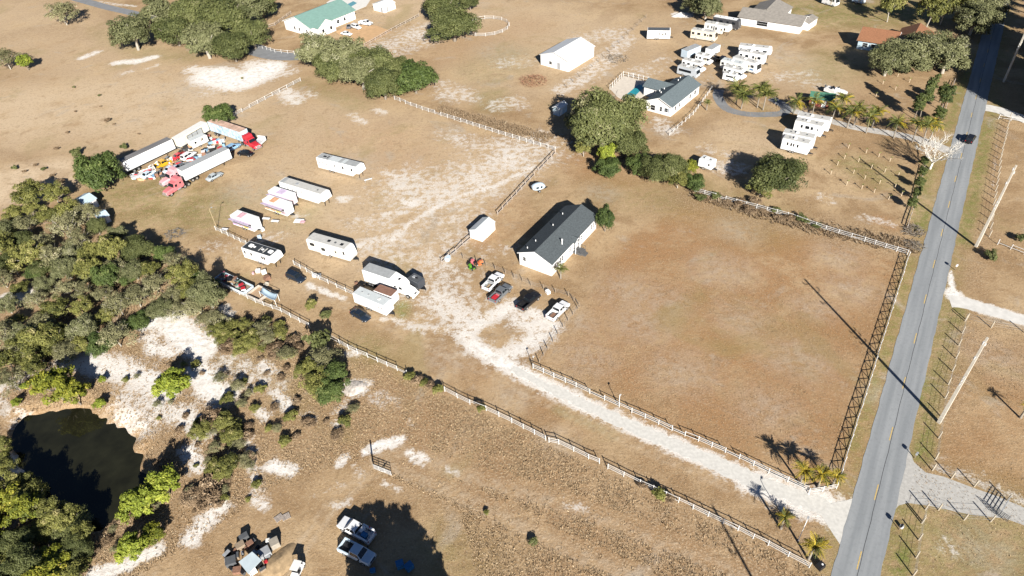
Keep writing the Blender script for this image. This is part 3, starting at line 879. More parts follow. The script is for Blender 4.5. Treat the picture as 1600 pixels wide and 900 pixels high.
# pond side
tree('needle', 82, 600, 7.6, 'yellow green pine on the upper bank of the pond', h=7)
tree('needle', 112, 612, 5.0, 'smaller yellow green pine right of the one above pond', h=5)
tree('lime', 155, 628, 2.2, 'little lime shrub on the bare bank above the pond', 'bush', 'bush')
for x, y, w, lb in [(272, 600, 6.0, 'lime yellow shrub tree between white sand patches'), (218, 786, 6.0, 'round lime green tree at the pond right shore'),
                    (255, 756, 5.2, 'lime green tree behind the round one at the pond')]:
    tree('lime', x, y, w, lb, h=5)
tree('lime', 38, 603, 1.6, 'tiny lime shrub at left of the pond pine', 'bush', 'bush')
tree('lime', 25, 628, 1.8, 'low lime shrub at left bank of the pond', 'bush', 'bush')
tree('lime', 160, 593, 1.5, 'tiny lime shrub on bare sand right of pond pine', 'bush', 'bush')
for x, y, w, kd, lb in [(208, 855, 4.2, 'lime', 'green shrub below the round lime tree'), (238, 835, 3.6, 'needle', 'yellow green shrub between pond and track'),
                        (505, 560, 6.0, 'grey', 'grey fan-shaped bush beside the white fence'), (497, 598, 6.5, 'olive', 'olive shrub below the grey fan-shaped bush'),
                        (525, 585, 5.0, 'green', 'dark green shrub beside the white sand mound'), (480, 575, 4.5, 'olive', 'shrub at the left of the fence side clump'),
                        (515, 612, 4.5, 'green', 'lowest shrub of the fence side clump'), (497, 535, 4.2, 'dbush', 'dark tree on the fence line casting shade on the lane')]:
    tree(kd, x, y, w, lb, 'shrub', 'shrub', h=4.2 if w > 4 else 3)

def fill(poly, n, sep, kinds, wr, lb, grp, seed, hmul=1.0, cat='tree', name=None):
    """single trees spread through a wood's outline"""
    g = random.Random(seed)
    q = np.array(poly, float)
    got = []
    tries = 0
    while len(got) < n and tries < 6000:
        tries += 1
        x = g.uniform(q[:, 0].min(), q[:, 0].max()); y = g.uniform(q[:, 1].min(), q[:, 1].max())
        if not inside(np.array([[x, y]]), q)[0]:
            continue
        if any(math.hypot(x - a, (y - b_) * 1.25) < sep for a, b_ in got):
            continue
        got.append((x, y))
    picks = []
    for x, y in got:
        kd = g.choice(kinds)
        w = g.uniform(*wr)
        hh = KIND[kd][-1] * w / (2 * KIND[kd][-2]) * g.uniform(.72, 1.25) * hmul
        p = G(x, y)
        if sdf(np.array([[p.x, p.y]]), POND_W)[0] < 1.2:
            continue
        picks.append((x, y, kd, w, hh))
    picks.sort()
    seen = {}
    for x, y, kd, w, hh in picks:
        seen[kd] = seen.get(kd, 0) + 1
        tree(kd, x, y, w, HUE[kd] + ' ' + lb + ', ' + ORD[seen[kd] - 1] + ' of its colour from left', cat, name, grp, h=hh)

fill([(0, 330), (50, 298), (105, 300), (150, 345), (180, 365), (225, 395), (210, 430), (120, 420), (0, 420)], 28, 28, ['oak', 'olive', 'olive', 'grey', 'moss'],
     (4.5, 8.5), 'tree in upper left thicket', 'upper thicket trees', 5)
fill([(0, 420), (120, 420), (230, 420), (300, 430), (335, 470), (325, 500), (230, 480), (200, 540), (110, 545), (0, 575)], 52, 27,
     ['olive', 'olive', 'grey', 'green', 'grey', 'olive', 'moss'], (3.6, 7.2), 'tree in middle of left thicket', 'middle thicket trees', 6)
fill([(330, 500), (420, 500), (470, 540), (440, 560), (360, 545)], 18, 17, ['olive', 'grey', 'dead', 'olive'], (2.2, 5.0),
     'scrub tree by the white fence', 'scrub by the white fence', 8, .8)
fill([(300, 660), (345, 640), (395, 680), (390, 730), (370, 780), (300, 800), (285, 770), (330, 740)], 24, 15, ['olive', 'grey', 'grey', 'dead'], (1.8, 4.2),
     'scrub tree right of the pond', 'scrub right of the pond', 9, .75)
fill([(-20, 750), (30, 745), (70, 790), (110, 820), (140, 860), (120, 920), (-20, 930)], 22, 34, ['olive', 'olive', 'oak', 'needle'], (4.0, 6.0),
     'tree in lower left wood', 'lower left corner wood', 10, .9)
fill([(0, 540), (50, 520), (110, 548), (60, 575), (10, 600)], 7, 32, ['grey', 'olive', 'grey'], (4.5, 6.5), 'tree at thicket foot above pond', 'grey trees above the pond', 12)
fill([(330, 575), (390, 600), (400, 640), (360, 640)], 6, 22, ['grey', 'olive'], (1.8, 3.0), 'small bush on the pale bank', 'small bank scrub', 13, .8, 'bush', 'bush')
fill([(1080, 300), (1180, 310), (1250, 335), (1290, 350), (1285, 360), (1180, 330), (1085, 308)], 14, 16, ['dead', 'dead', 'dbush'], (2.0, 3.4),
     'brush along the upper fence', 'brush on the upper fence line', 14, .7, 'bush', 'bush')
fill([(255, 385), (335, 440), (330, 455), (250, 415)], 6, 22, ['grey', 'green', 'olive'], (3.5, 5.5), 'tree at thicket edge by junk trailer', 'thicket edge trees', 15)
fill([(190, 560), (330, 570), (420, 610), (440, 660), (420, 740), (400, 790), (330, 790), (290, 690), (240, 650), (190, 600)], 34, 17, ['dead', 'bush', 'dead', 'bush', 'grey'], (.9, 2.2),
     'low bush on the sandy bank', 'low bushes of the sandy bank', 16, .9, 'bush', 'bush')
fill([(340, 490), (430, 500), (480, 520), (440, 620), (560, 640), (540, 680), (440, 690), (410, 600)], 24, 20, ['dead', 'grey', 'bush', 'dead'], (1.2, 2.8),
     'scrub bush below the white fence', 'scrub bushes below the white fence', 17, .8, 'bush', 'bush')
fill([(120, 830), (150, 842), (190, 815), (215, 775), (235, 740), (240, 700), (262, 720), (250, 800), (200, 850), (150, 880)], 13, 15, ['dead', 'bush', 'grey'], (1.4, 2.6),
     'shore bush at right of the pond', 'shore bushes right of the pond', 18, .9, 'bush', 'bush')
fill([(0, 690), (26, 680), (24, 720), (50, 765), (95, 812), (60, 800), (0, 745)], 10, 14, ['dead', 'bush', 'grey'], (1.4, 2.6),
     'shore bush at left of the pond', 'shore bushes left of the pond', 19, .9, 'bush', 'bush')
for k_, (x, y, w) in enumerate([(18, 738, 4.0), (38, 762, 4.6), (60, 792, 5.0), (84, 808, 4.4), (112, 822, 4.8), (136, 846, 4.0), (8, 700, 3.2)]):
    tree('olive', x, y, w, ORD[k_] + ' olive shore tree leaning over the pond, counted along the lower left bank', 'tree', 'shore_tree', 'shore trees of the pond', h=w * .95, base=True)
# a row of spire trees just below the frame shades the two white pickups
sdv = Vector((math.cos(SUN_AZ), math.sin(SUN_AZ), 0)) / math.tan(SUN_EL)
KIND['spire'] = [(trunk_mesh(11, .2, 1.4, 991, BARK), crown_mesh('crown', 1.9, 1.9, -.5, 11, 120, 90, .2, 992, OLIVL, .42, hollow=.1)), 1.9, 11.0]
for k_, (tx, ty, hh, w_) in enumerate([(556, 806, 9, 3.2), (574, 790, 10.5, 3.6), (594, 785, 11, 3.8), (613, 788, 11, 3.8), (629, 795, 10.5, 3.8), (648, 822, 9.5, 4.0), (668, 848, 8.5, 4.0), (684, 880, 7.5, 3.6),
                                     (600, 830, 9.5, 4.2), (632, 850, 8.5, 4.2), (568, 850, 8.5, 4.0)]):
    b_ = G(tx, ty) - sdv * hh
    tr = thing('spire_tree', 'pointed tree just below the picture shading the two white pickups', 'tree', (b_.x, b_.y, 0), k_ * 1.3, 'pointed shade trees below the picture')
    tr.scale = (w_ / 3.8, w_ / 3.8, hh / 11.0)
    link('trunk', KIND['spire'][0][0], tr); link('crown', KIND['spire'][0][1], tr)

# palms -------------------------------------------------------------
def frond_mesh(mt, L_, seed, droop=.9):
    g = np.random.default_rng(seed)
    n = 13
    t = np.linspace(0.05, 1, n)
    rx_ = L_ * t * (1 - .12 * t); rz_ = L_ * (.42 * t - droop * .85 * t ** 2)
    vs_, fs_, ti = [], [], []
    for i in range(n - 1):
        w = .055 * (1 - t[i]) + .012
        o = len(vs_)
        vs_ += [(rx_[i], -w, rz_[i]), (rx_[i], w, rz_[i]), (rx_[i + 1], w * .8, rz_[i + 1]), (rx_[i + 1], -w * .8, rz_[i + 1])]
        fs_.append((o, o + 3, o + 2, o + 1)); ti += [.55] * 4
        ll = L_ * .30 * (math.sin(math.pi * min(1, t[i] * .92 + .1)) ** .6 + .12)
        for sgn in (-1, 1):
            o = len(vs_)
            bx_ = rx_[i] + g.uniform(-.03, .03)
            vs_ += [(bx_, 0, rz_[i]), (bx_ + .16 * L_ / 3, sgn * .03, rz_[i] + .02),
                    (bx_ + ll * .75, sgn * ll * .8, rz_[i] - ll * g.uniform(.25, .5)),
                    (bx_ + ll * .45, sgn * ll * .62, rz_[i] - ll * .22)]
            fs_.append((o, o + 1, o + 2, o + 3)); ti += [float(g.normal(.45, .16))] * 4
    me_ = bpy.data.meshes.new('frond')
    me_.from_pydata(vs_, [], fs_)
    a = me_.attributes.new('tint', 'FLOAT', 'POINT')
    a.data.foreach_set('value', np.array(ti, np.float32))
    me_.materials.append(mt)
    return me_
FR = {'g': [frond_mesh(FRONDG, 1, 3), frond_mesh(FRONDG, 1, 4, 1.15)], 'y': [frond_mesh(FRONDY, 1, 5, .95), frond_mesh(FRONDY, 1, 6, 1.25)]}
def palm(px, py, h, L_, mats, label, n=15, seed=0, r=.16):
    p = G(px, py)
    t = thing('palm_tree', label, 'palm tree', (p.x, p.y, 0), 0)
    g = random.Random(seed + int(px))
    lx, ly = g.uniform(-.05, .05) * h, g.uniform(-.05, .05) * h
    MB().tube([(0, 0, -.2), (0, 0, .3), (lx * .4, ly * .4, h * .5), (lx, ly, h)], [r * 1.6, r * 1.2, r, r * .9], 8).build('trunk', PBARK, t, True)
    for i in range(n):
        f = link('frond', g.choice(FR[mats[i % len(mats)]]), t, (lx, ly, h - .05))
        el = g.uniform(-.75, .15) if i % 3 else g.uniform(-1.15, -.5)
        f.rotation_euler = (g.uniform(-.25, .25), el, 2.4 * i + g.uniform(-.3, .3))
        k = L_ * g.uniform(.8, 1.12)
        f.scale = (k, k, k)
    return t
palm(1250, 757, 3.4, 1.9, 'yyg', 'yellowing palm inside the white corner fence, leftmost of three', 17)
palm(1278, 762, 3.2, 1.9, 'yyg', 'yellowing palm inside the white corner fence, middle of three', 17)
palm(1300, 760, 2.6, 1.5, 'yyg', 'yellowing palm inside the white corner fence, nearest the road', 15)
palm(1220, 826, 3.0, 1.4, 'gy', 'small palm by the lamp post on driveway verge', 13)
palm(1263, 874, 3.3, 2.0, 'yyyg', 'yellow palm at the lower fence end beside driveway mouth', 18)
palm(876, 435, 2.6, 1.7, 'g', 'palm at the near corner of the white farmhouse', 14)
palm(1594, 653, 2.6, 1.1, 'gy', 'small palm at the right edge by the near utility pole', 10)
for x, y, h, lb in [(1150, 163, 5, 'left palm of the pair inside the loop driveway island'), (1158, 170, 4.2, 'low palm in front of the loop island pair'),
                    (1183, 168, 5.5, 'right palm of the pair inside the loop driveway island'), (1192, 172, 4.5, 'palm at right edge of loop island')]:
    palm(x, y, h, 3.4, 'ggg', lb, 20)
ROWP = [(1240, 178, 3.6), (1268, 183, 4.6), (1298, 192, 4.4), (1323, 200, 4.6), (1334, 196, 5.0), (1353, 208, 4.6), (1362, 200, 4.4), (1396, 216, 4.4), (1425, 222, 5.0),
        (1440, 226, 5.4), (1452, 222, 5.0), (1310, 180, 4.6)]
for k, (x, y, h) in enumerate(ROWP):
    palm(x, y, h, 2.9, 'ggy', ['first', 'second', 'third', 'fourth', 'fifth', 'sixth', 'seventh', 'eighth', 'ninth', 'tenth', 'eleventh', 'twelfth'][
        sorted(range(len(ROWP)), key=lambda i: ROWP[i][0]).index(k)] + ' palm from the loop along the pale driveway', 15)
palm(1104, 172, 2.2, 1.6, 'g', 'small palm by the garden fence of the pool house', 12)

# bare white tree at the end of the palm drive
def bare_tree(px, py, h, label):
    p = G(px, py)
    t = thing('bare_tree', label, 'tree', (p.x, p.y, 0))
    g = random.Random(4)
    mt = mat('bleached_bark', (0.60, 0.57, 0.51), .9, .15, 4)
    MB().tube([(0, 0, -.2), (0, 0, .6), (.1, 0, 1.8)], [.34, .26, .2], 7).build('trunk', mt, t, True)
    mb = MB()
    def br(p0, d, l, r_, lev):
        p1 = p0 + d * l * .5 + Vector((g.uniform(-.1, .1), g.uniform(-.1, .1), .05)) * l
        p2 = p0 + d * l
        mb.tube([p0, p1, p2], [r_, r_ * .75, r_ * .45], 4 if lev else 5)
        if lev < 3:
            for _ in range(5 if lev < 2 else 4):
                dd = (d + Vector((g.uniform(-.9, .9), g.uniform(-.9, .9), g.uniform(-.15, .6)))).normalized()
                br(p0 + d * l * g.uniform(.45, 1), dd, l * g.uniform(.5, .75), r_ * .55, lev + 1)
    for i in range(6):
        a = i * 1.05 + g.uniform(-.2, .2)
        br(Vector((.1, 0, 1.6)), Vector((math.cos(a) * .75, math.sin(a) * .75, .7)).normalized(), h * .42, .13, 0)
    mb.build('crown', mt, t)
bare_tree(1453, 264, 9.5, 'bleached bare tree at the end of palm lined driveway')

# grass and brush ------------------------------------------------------
TUFTL = leafmat('dry_grass_blades', (0.27, 0.18, 0.10), (0.46, 0.34, 0.205), (0.58, 0.46, 0.30))
def tufts(name, label, cnt, test, hr, sr_, seed, box_, mt=None, nb=5, mult=3):
    g = np.random.default_rng(seed)
    P0 = np.c_[g.uniform(box_[0], box_[1], cnt * mult), g.uniform(box_[2], box_[3], cnt * mult)]
    P0 = P0[test(P0, g)][:cnt]
    n = len(P0)
    z = ground_z(P0)
    k = np.repeat(np.arange(n), nb)
    m_ = len(k)
    ht = g.uniform(*hr, n)[k] * g.uniform(.6, 1.2, m_)
    spd = g.uniform(*sr_, n)[k]
    a = g.uniform(0, 6.283, m_)
    rad = np.c_[np.cos(a), np.sin(a)] * (spd * g.uniform(.1, 1, m_))[:, None]
    tan = np.c_[-np.sin(a), np.cos(a)]
    bw = (.025 + .085 * spd)[:, None]
    b0 = P0[k] + rad * .25
    V = np.zeros((m_, 3, 3))
    V[:, 0, :2] = b0 - tan * bw; V[:, 1, :2] = b0 + tan * bw; V[:, 2, :2] = b0 + rad * .9
    V[:, :2, 2] = z[k][:, None] - .03; V[:, 2, 2] = z[k] + ht
    me_ = bpy.data.meshes.new(name)
    me_.vertices.add(m_ * 3)
    me_.vertices.foreach_set('co', V.astype(np.float32).ravel())
    me_.loops.add(m_ * 3); me_.loops.foreach_set('vertex_index', np.arange(m_ * 3, dtype=np.int32))
    me_.polygons.add(m_); me_.polygons.foreach_set('loop_start', (np.arange(m_) * 3).astype(np.int32))
    me_.update()
    at_ = me_.attributes.new('tint', 'FLOAT', 'POINT')
    at_.data.foreach_set('value', np.repeat(np.clip(g.normal(.42, .15, n)[k] + g.normal(0, .08, m_), 0, 1), 3).astype(np.float32))
    me_.materials.append(mt or TUFTL)
    o = link(name, me_)
    tag(o, label, 'grass', None, 'stuff')
    return o
SCW = W(SCRUB)
def sand_at(P_):
    i = np.clip(np.searchsorted(gx, P_[:, 0]), 0, NX - 1); j = np.clip(np.searchsorted(gy, P_[:, 1]), 0, NY - 1)
    return sand.reshape(NY, NX)[j, i]
def pnoise(P_, s, seed):
    g = np.random.default_rng(seed)
    v = np.zeros(len(P_))
    for o in range(6):
        k = g.normal(size=2) * s * (1.6 ** (o % 3)); v += np.sin(P_ @ k + g.uniform(0, 6.28))
    return v / 2.5
TRACK = [W([(430, 900), (520, 770), (600, 720), (720, 770), (860, 840), (1010, 905)]), W([(560, 745), (620, 700), (700, 730), (900, 790), (1200, 905)])]
def scrub_test(P_, g):
    ok = inside(P_, SCW) & (sdf(P_, POND_W) > .8)
    for t_ in TRACK:
        ok &= (seg_dist(P_, t_, False) > 1.6) | (g.uniform(0, 1, len(P_)) < .08)
    ok &= sand_at(P_) < g.uniform(.1, .9, len(P_))
    return ok & (pnoise(P_, .30, 3) + g.normal(0, 1.1, len(P_)) > -.2)
tufts('dry_grass', 'rough dry grass between the pond and the white fence', 90000, scrub_test, (.06, .30), (.15, .45), 11, (-95, 75, 38, 130), nb=7)
def field_test(P_, g):
    far = np.abs((P_ - r0) @ rn) > 4.2
    return far & (~inside(P_, SCW)) & (sand_at(P_) < g.uniform(0, .7, len(P_))) & (pnoise(P_, .12, 5) + g.normal(0, .6, len(P_)) > .1)
tufts('short_dry_grass', 'short dry grass clumps over the open fields', 70000, field_test, (.05, .16), (.08, .22), 12, (-110, 110, 42, 180), nb=4)
def brush_test(P_, g):
    d = np.minimum(seg_dist(P_, W([(1090, 303), (1230, 345), (1410, 385)]), False), seg_dist(P_, W([(690, 172), (850, 215)]), False))
    return d < 3.2 * g.uniform(0.2, 1, len(P_))
tufts('fence_line_brush', 'brown dead brush along the far fence lines', 6000, brush_test, (.15, .6), (.3, .7), 13, (-40, 130, 60, 230), BRUSHL, mult=40, nb=14)
# ------------------------------------------------------------------ buildings
SHINGLE = mat('slate_shingle', (0.078, 0.090, 0.096), 0.95, 0.2, 3, bump=0.2, spec=0.05)
SHINGLE2 = mat('grey_blue_shingle', (0.115, 0.140, 0.150), 0.95, 0.18, 3, bump=0.2, spec=0.05)
TEAL = mat('teal_metal_roof', (0.165, 0.275, 0.240), 0.5, 0.08, 1, metal=.0)
BARNR = mat('grey_brown_roof', (0.230, 0.210, 0.185), 0.85, 0.15, 1.2)
WHITEM = mat('white_metal_roof', (0.62, 0.63, 0.62), 0.45, 0.06, 1)
SILVR = mat('pale_grey_metal_roof', (0.50, 0.53, 0.53), 0.5, 0.08, 1)
SIDING = mat('white_siding', (0.74, 0.73, 0.71), 0.6, 0.05, 2)
BLUEW = mat('pale_blue_wall', (0.40, 0.50, 0.56), 0.6, 0.1, 2)
BROWNR = mat('brown_orange_shingle', (0.235, 0.110, 0.058), 0.9, 0.2, 3)
REDW = mat('dull_red_wall', (0.20, 0.06, 0.045), 0.8, 0.2, 3)
GREENR = mat('green_metal_roof', (0.06, 0.16, 0.11), 0.5, 0.1, 1)
DECKW = mat('grey_deck_boards', (0.10, 0.10, 0.10), 0.9, 0.2, 4)

def rect(A, B, C):
    a, b, c = G(*A), G(*B), G(*C)
    u = (a - b); w = u.length; u.normalize()
    v = c - b; v = v - u * v.dot(u); l = v.length; v.normalize()
    return b, u, v, w, l

def gable(name, label, A, B, C, eave, ridge, wall, roof, front=(), side=(), back=(), over=.35, trim=None, w=None, l=None, cat='house', lip=.16, left=(), plinth=True):
    """A-B is the gable end nearest the camera, B-C the long wall.
       local frame: origin B, x along B-C, y along B-A"""
    b, u, v, W_, L_ = rect(A, B, C)
    W_ = w or W_; L_ = l or L_
    left_handed = (v.x * u.y - v.y * u.x) < 0
    t = thing(name, label, cat, b, math.atan2(v.y, v.x))
    s = -1 if left_handed else 1
    def Y(y): return y * s
    def quadbox(mb, pts, th):
        mb.plate(*pts, th)
    # walls: pentagon prism
    prof = [(0, 0), (W_, 0), (W_, eave), (W_ / 2, ridge), (0, eave)]
    mb = MB()
    vs_ = [(0, Y(y), z) for y, z in prof] + [(L_, Y(y), z) for y, z in prof]
    fs_ = [(0, 1, 2, 3, 4), (9, 8, 7, 6, 5)] + [(i + 5, (i + 1) % 5 + 5, (i + 1) % 5, i) for i in range(5) if i not in (2, 3)]
    if s > 0: fs_ = [f[::-1] for f in fs_]
    mb.add(vs_, fs_).build('wall', wall, t)
    # roof: two slabs
    sl_ = (ridge - eave) / (W_ / 2)
    rf = MB()
    for sd in (0, 1):
        y0 = -over if sd == 0 else W_ + over
        z0 = eave - over * sl_ + .03
        ring = [(-over, y0, z0), (L_ + over, y0, z0), (L_ + over, W_ / 2, ridge + .03), (-over, W_ / 2, ridge + .03)]
        lo = [(x, Y(y), z) for x, y, z in ring]; hi = [(x, Y(y), z + lip) for x, y, z in ring]
        rf.add(lo + hi, [(0, 1, 2, 3), (7, 6, 5, 4), (4, 5, 1, 0), (5, 6, 2, 1), (6, 7, 3, 2), (7, 4, 0, 3)])
    ro = rf.build('roof', roof, t)
    # fascia along the gable and the eaves
    if trim:
        for xx in (-over - .04, L_ + over):
            for sd in (0, 1):
                fb = MB()
                y0 = -over if sd == 0 else W_ + over
                z0 = eave - over * sl_
                p = [(xx, Y(y0), z0 - .02), (xx, Y(W_ / 2), ridge - .02), (xx, Y(W_ / 2), ridge + .15), (xx, Y(y0), z0 + .15)]
                q = [(xx + .04, y, z) for _, y, z in p]
                fb.add(p + q, [(0, 1, 2, 3), (7, 6, 5, 4), (0, 4, 5, 1), (1, 5, 6, 2), (2, 6, 7, 3), (3, 7, 4, 0)])
                fb.build('fascia', trim, ro)
    def opening(kind_, x0, x1, z0, z1, wallid, mt=None):
        """pane with a frame standing proud of its wall"""
        f = MB(); g = MB()
        fr = .07
        def pt(a, d, z):
            if wallid == 'side': return (a, Y(-d), z)
            if wallid == 'back': return (a, Y(W_ + d), z)
            if wallid == 'far': return (L_ + d, Y(a), z)
            return (-d, Y(a), z)
        def bx(mb_, a0, a1, z0_, z1_, d0, d1):
            vs2 = [pt(a, d, z) for d in (d0, d1) for a, z in ((a0, z0_), (a1, z0_), (a1, z1_), (a0, z1_))]
            mb_.add(vs2, [(0, 1, 2, 3), (7, 6, 5, 4), (0, 4, 5, 1), (1, 5, 6, 2), (2, 6, 7, 3), (3, 7, 4, 0)])
        bx(g, x0, x1, z0, z1, .0, .03)
        for a0, a1, c0, c1 in ((x0 - fr, x0, z0 - fr, z1 + fr), (x1, x1 + fr, z0 - fr, z1 + fr), (x0, x1, z1, z1 + fr), (x0, x1, z0 - fr, z0)):
            bx(f, a0, a1, c0, c1, .0, .06)
        if kind_ == 'w':
            bx(f, x0, x1, (z0 + z1) / 2 - .02, (z0 + z1) / 2 + .02, .03, .05)
        o = g.build('window' if kind_ == 'w' else 'door', mt or (GLASS if kind_ == 'w' else WHITE), t)
        f.build('frame', trim or WHITE, o)
    for k_, x0, x1, z0, z1, *m_ in side: opening(k_, x0, x1, z0, z1, 'side', *m_)
    for k_, x0, x1, z0, z1, *m_ in back: opening(k_, x0, x1, z0, z1, 'back', *m_)
    for k_, x0, x1, z0, z1, *m_ in front: opening(k_, x0, x1, z0, z1, 'front', *m_)
    for k_, x0, x1, z0, z1, *m_ in left: opening(k_, x0, x1, z0, z1, 'far', *m_)
    return t, Y, W_, L_, ro, sl_

# the farmhouse in the middle
t, Y, W_, L_, ro, slp = gable('farmhouse', 'white manufactured farmhouse with dark slate roof in the middle field', (812.2, 413), (862, 431.6), (931, 357), 3.25, 4.95, SIDING, SHINGLE,
      front=[('w', 6.3, 7.0, 1.5, 2.5)],
      side=[('w', 1.0, 1.7, 1.2, 2.5), ('w', 3.2, 3.8, 1.2, 2.5), ('w', 4.0, 4.6, 1.2, 2.5), ('w', 6.9, 7.4, 1.3, 2.5), ('w', 7.7, 8.2, 1.3, 2.5),
            ('d', 9.4, 10.35, .5, 2.6, BLACK), ('w', 11.6, 12.1, 1.3, 2.5), ('w', 12.4, 12.9, 1.3, 2.5), ('w', 14.6, 15.0, 1.7, 2.4),
            ('w', 16.9, 17.4, 1.2, 2.5), ('w', 17.7, 18.2, 1.2, 2.5), ('w', 18.6, 19.1, 1.2, 2.5)],
      back=[('w', 3, 4, 1.2, 2.5), ('w', 12, 13, 1.2, 2.5)], over=.3, trim=WHITE)
# door gable, steps, vent pipe, roof vents
pg = MB()
xg, zt = 9.9, 3.05
pg.add([(xg - 1.3, Y(-.75), zt), (xg, Y(-.75), zt + .75), (xg + 1.3, Y(-.75), zt), (xg - 1.3, Y(1.0), zt + .05), (xg, Y(1.6), zt + .95), (xg + 1.3, Y(1.0), zt + .05)],
       [(0, 1, 2), (0, 3, 4, 1), (1, 4, 5, 2), (0, 2, 5, 3)])
pg.build('door_gable', SHINGLE, t)
fc = MB()
for sg in (-1, 1):
    fc.plate((xg, Y(-.79), zt + .62), (xg + sg * 1.42, Y(-.79), zt - .14), (xg + sg * 1.42, Y(-.79), zt + .03), (xg, Y(-.79), zt + .80), .05)
fc.build('gable_trim', WHITE, t)
for k in (-.95, .95):
    MB().box(xg + k - .06, xg + k + .06, min(Y(-.72), Y(-.6)), max(Y(-.72), Y(-.6)), 0, zt).build('porch_post', WHITE, t)
dk = MB().box(8.9, 11.0, min(Y(-2.0), Y(-.02)), max(Y(-2.0), Y(-.02)), .1, .55)
for i in range(3):
    dk.box(9.2, 10.6, min(Y(-2.0 - .3 * i), Y(-2.3 - .3 * i)), max(Y(-2.0 - .3 * i), Y(-2.3 - .3 * i)), 0, .42 - .13 * i)
dk.build('porch_deck', DECKW, t)
hr = MB()
for xx in (8.92, 10.98):
    hr.box(xx - .03, xx + .03, min(Y(-2), Y(-.05)), max(Y(-2), Y(-.05)), 1.38, 1.44)
    for yy in (-2, -1, -.1): hr.box(xx - .03, xx + .03, min(Y(yy), Y(yy + .06)), max(Y(yy), Y(yy + .06)), .55, 1.38)
hr.build('porch_rail', DECKW, t)
yv = 1.1
MB().tube([(6.2, Y(yv), 3.4), (6.2, Y(yv), 5.0)], [.12, .12], 8).build('vent_pipe', WHITE, ro)
MB().disc((6.2, Y(yv), 5.02), .2, .16, 8, 'z').build('vent_cap', WHITE, ro)
for xx, yy in ((4.0, 6.3), (10.5, 5.9), (1.2, 6.6), (15.5, 6.4)):
    MB().disc((xx, Y(yy), 3.5 + (W_ - yy) * slp), .10, .35, 8, 'z').build('roof_vent', WHITE, ro)

t, *_ = gable('garden_shed', 'white metal shed with pale roof on the cross fence line', (735, 371.5), (754, 378), (773.5, 358.5), 2.1, 2.75, SIDING, SILVR,
      side=[('d', 1.9, 3.1, .1, 1.9)], over=.12, cat='shed')
t, *_ = gable('storage_shed', 'white barn shed beyond the wire fences', (845, 101), (888, 112.5), (921, 86.5), 3.4, 5.2, SIDING, WHITEM,
      front=[('d', 3.2, 4.4, .1, 2.2, GREYM), ('w', 6.5, 7.6, 1.0, 2.0)], side=[('d', 4, 7, .1, 2.8, WHITE)], over=.3, cat='barn')

# green roofed house
t, Y, W_, L_, ro, slp = gable('green_roof_house', 'white house with teal green metal roof at the top left', (447, 46), (488, 58), (546, 27), 3.4, 6.2, SIDING, TEAL,
      front=[('w', 2.0, 2.9, 1.1, 2.3), ('w', 6.4, 7.3, 1.1, 2.3), ('w', 9.2, 10.2, 1.1, 2.3)],
      side=[('w', 12.5, 13.8, 1.1, 2.3), ('w', 16.0, 17.0, 1.1, 2.3)], over=.5, trim=WHITE)
cw = MB()   # cross wing toward the camera
x0, x1, d_, ez, rz_ = 1.4, 9.4, 2.8, 3.35, 5.6
xm = (x0 + x1) / 2
cw.add([(x0, Y(-d_), 0), (x1, Y(-d_), 0), (x1, Y(-d_), ez), (xm, Y(-d_), rz_), (x0, Y(-d_), ez), (x0, Y(-.01), 0), (x1, Y(-.01), 0), (x1, Y(-.01), ez), (x0, Y(-.01), ez)],
       [(0, 1, 2, 3, 4), (0, 4, 8, 5), (1, 6, 7, 2)])
cw.build('wing_wall', SIDING, t)
wr_ = MB()
for a, c in ((x0 - .4, 1), (x1 + .4, -1)):
    ze = ez - .4 * (rz_ - ez) / 4
    wr_.plate((a, Y(-d_ - .4), ze + .05), (a, Y(.6), ze + .05), (xm, Y(W_ * .42), rz_ + .05), (xm, Y(-d_ - .4), rz_ + .05), .14 * (c if Y(1) < 0 else -c))
wr_.build('wing_roof', TEAL, t)
for xx, zz in ((3.0, 1.1), (6.8, 1.1)):
    MB().box(xx, xx + 1.0, min(Y(-d_ - .05), Y(-d_)), max(Y(-d_ - .05), Y(-d_)), zz, zz + 1.2).build('window', GLASS, t)
MB().disc((5, Y(8), 5.2), .15, .5, 8, 'z').build('roof_vent', WHITE, ro)

# long white barn at top right
t, Y, W_, L_, ro, slp = gable('long_barn', 'long low white barn with grey brown roof at the top right', (1170, 22), (1153, 38.5), (1247, 55), 2.9, 4.6, SIDING, BARNR,
      side=[('w', 6.5, 10.2, .8, 2.3), ('d', 17, 18.2, .1, 2.2)], over=.5, trim=WHITE, cat='barn', w=9.0)
wr_ = MB()
for sg in (-1, 1):
    wr_.plate((8, Y(4.5), 5.0), (8, Y(17), 5.0), (8 + sg * 6.0, Y(17), 2.9), (8 + sg * 6.0, Y(4.5 if sg < 0 else 8.2), 2.9), .15)
wr_.build('wing_roof', BARNR, t)
mbw = MB()
mbw.add([(2.4, Y(9.02), 0), (13.6, Y(9.02), 0), (13.6, Y(16.8), 0), (2.4, Y(16.8), 0), (2.4, Y(9.02), 2.85), (13.6, Y(9.02), 2.85), (13.6, Y(16.8), 2.85), (2.4, Y(16.8), 2.85)],
        [(0, 1, 5, 4), (1, 2, 6, 5), (2, 3, 7, 6), (3, 0, 4, 7), (4, 5, 6, 7)])
mbw.build('wing_wall', SIDING, t)
gable('pump_shed', 'small white shed at the right end of long barn', (1243, 44), (1262, 48), (1272, 38), 2.4, 3.1, SIDING, BARNR, over=.2, cat='shed', side=[('d', .6, 1.5, .1, 2.0)])

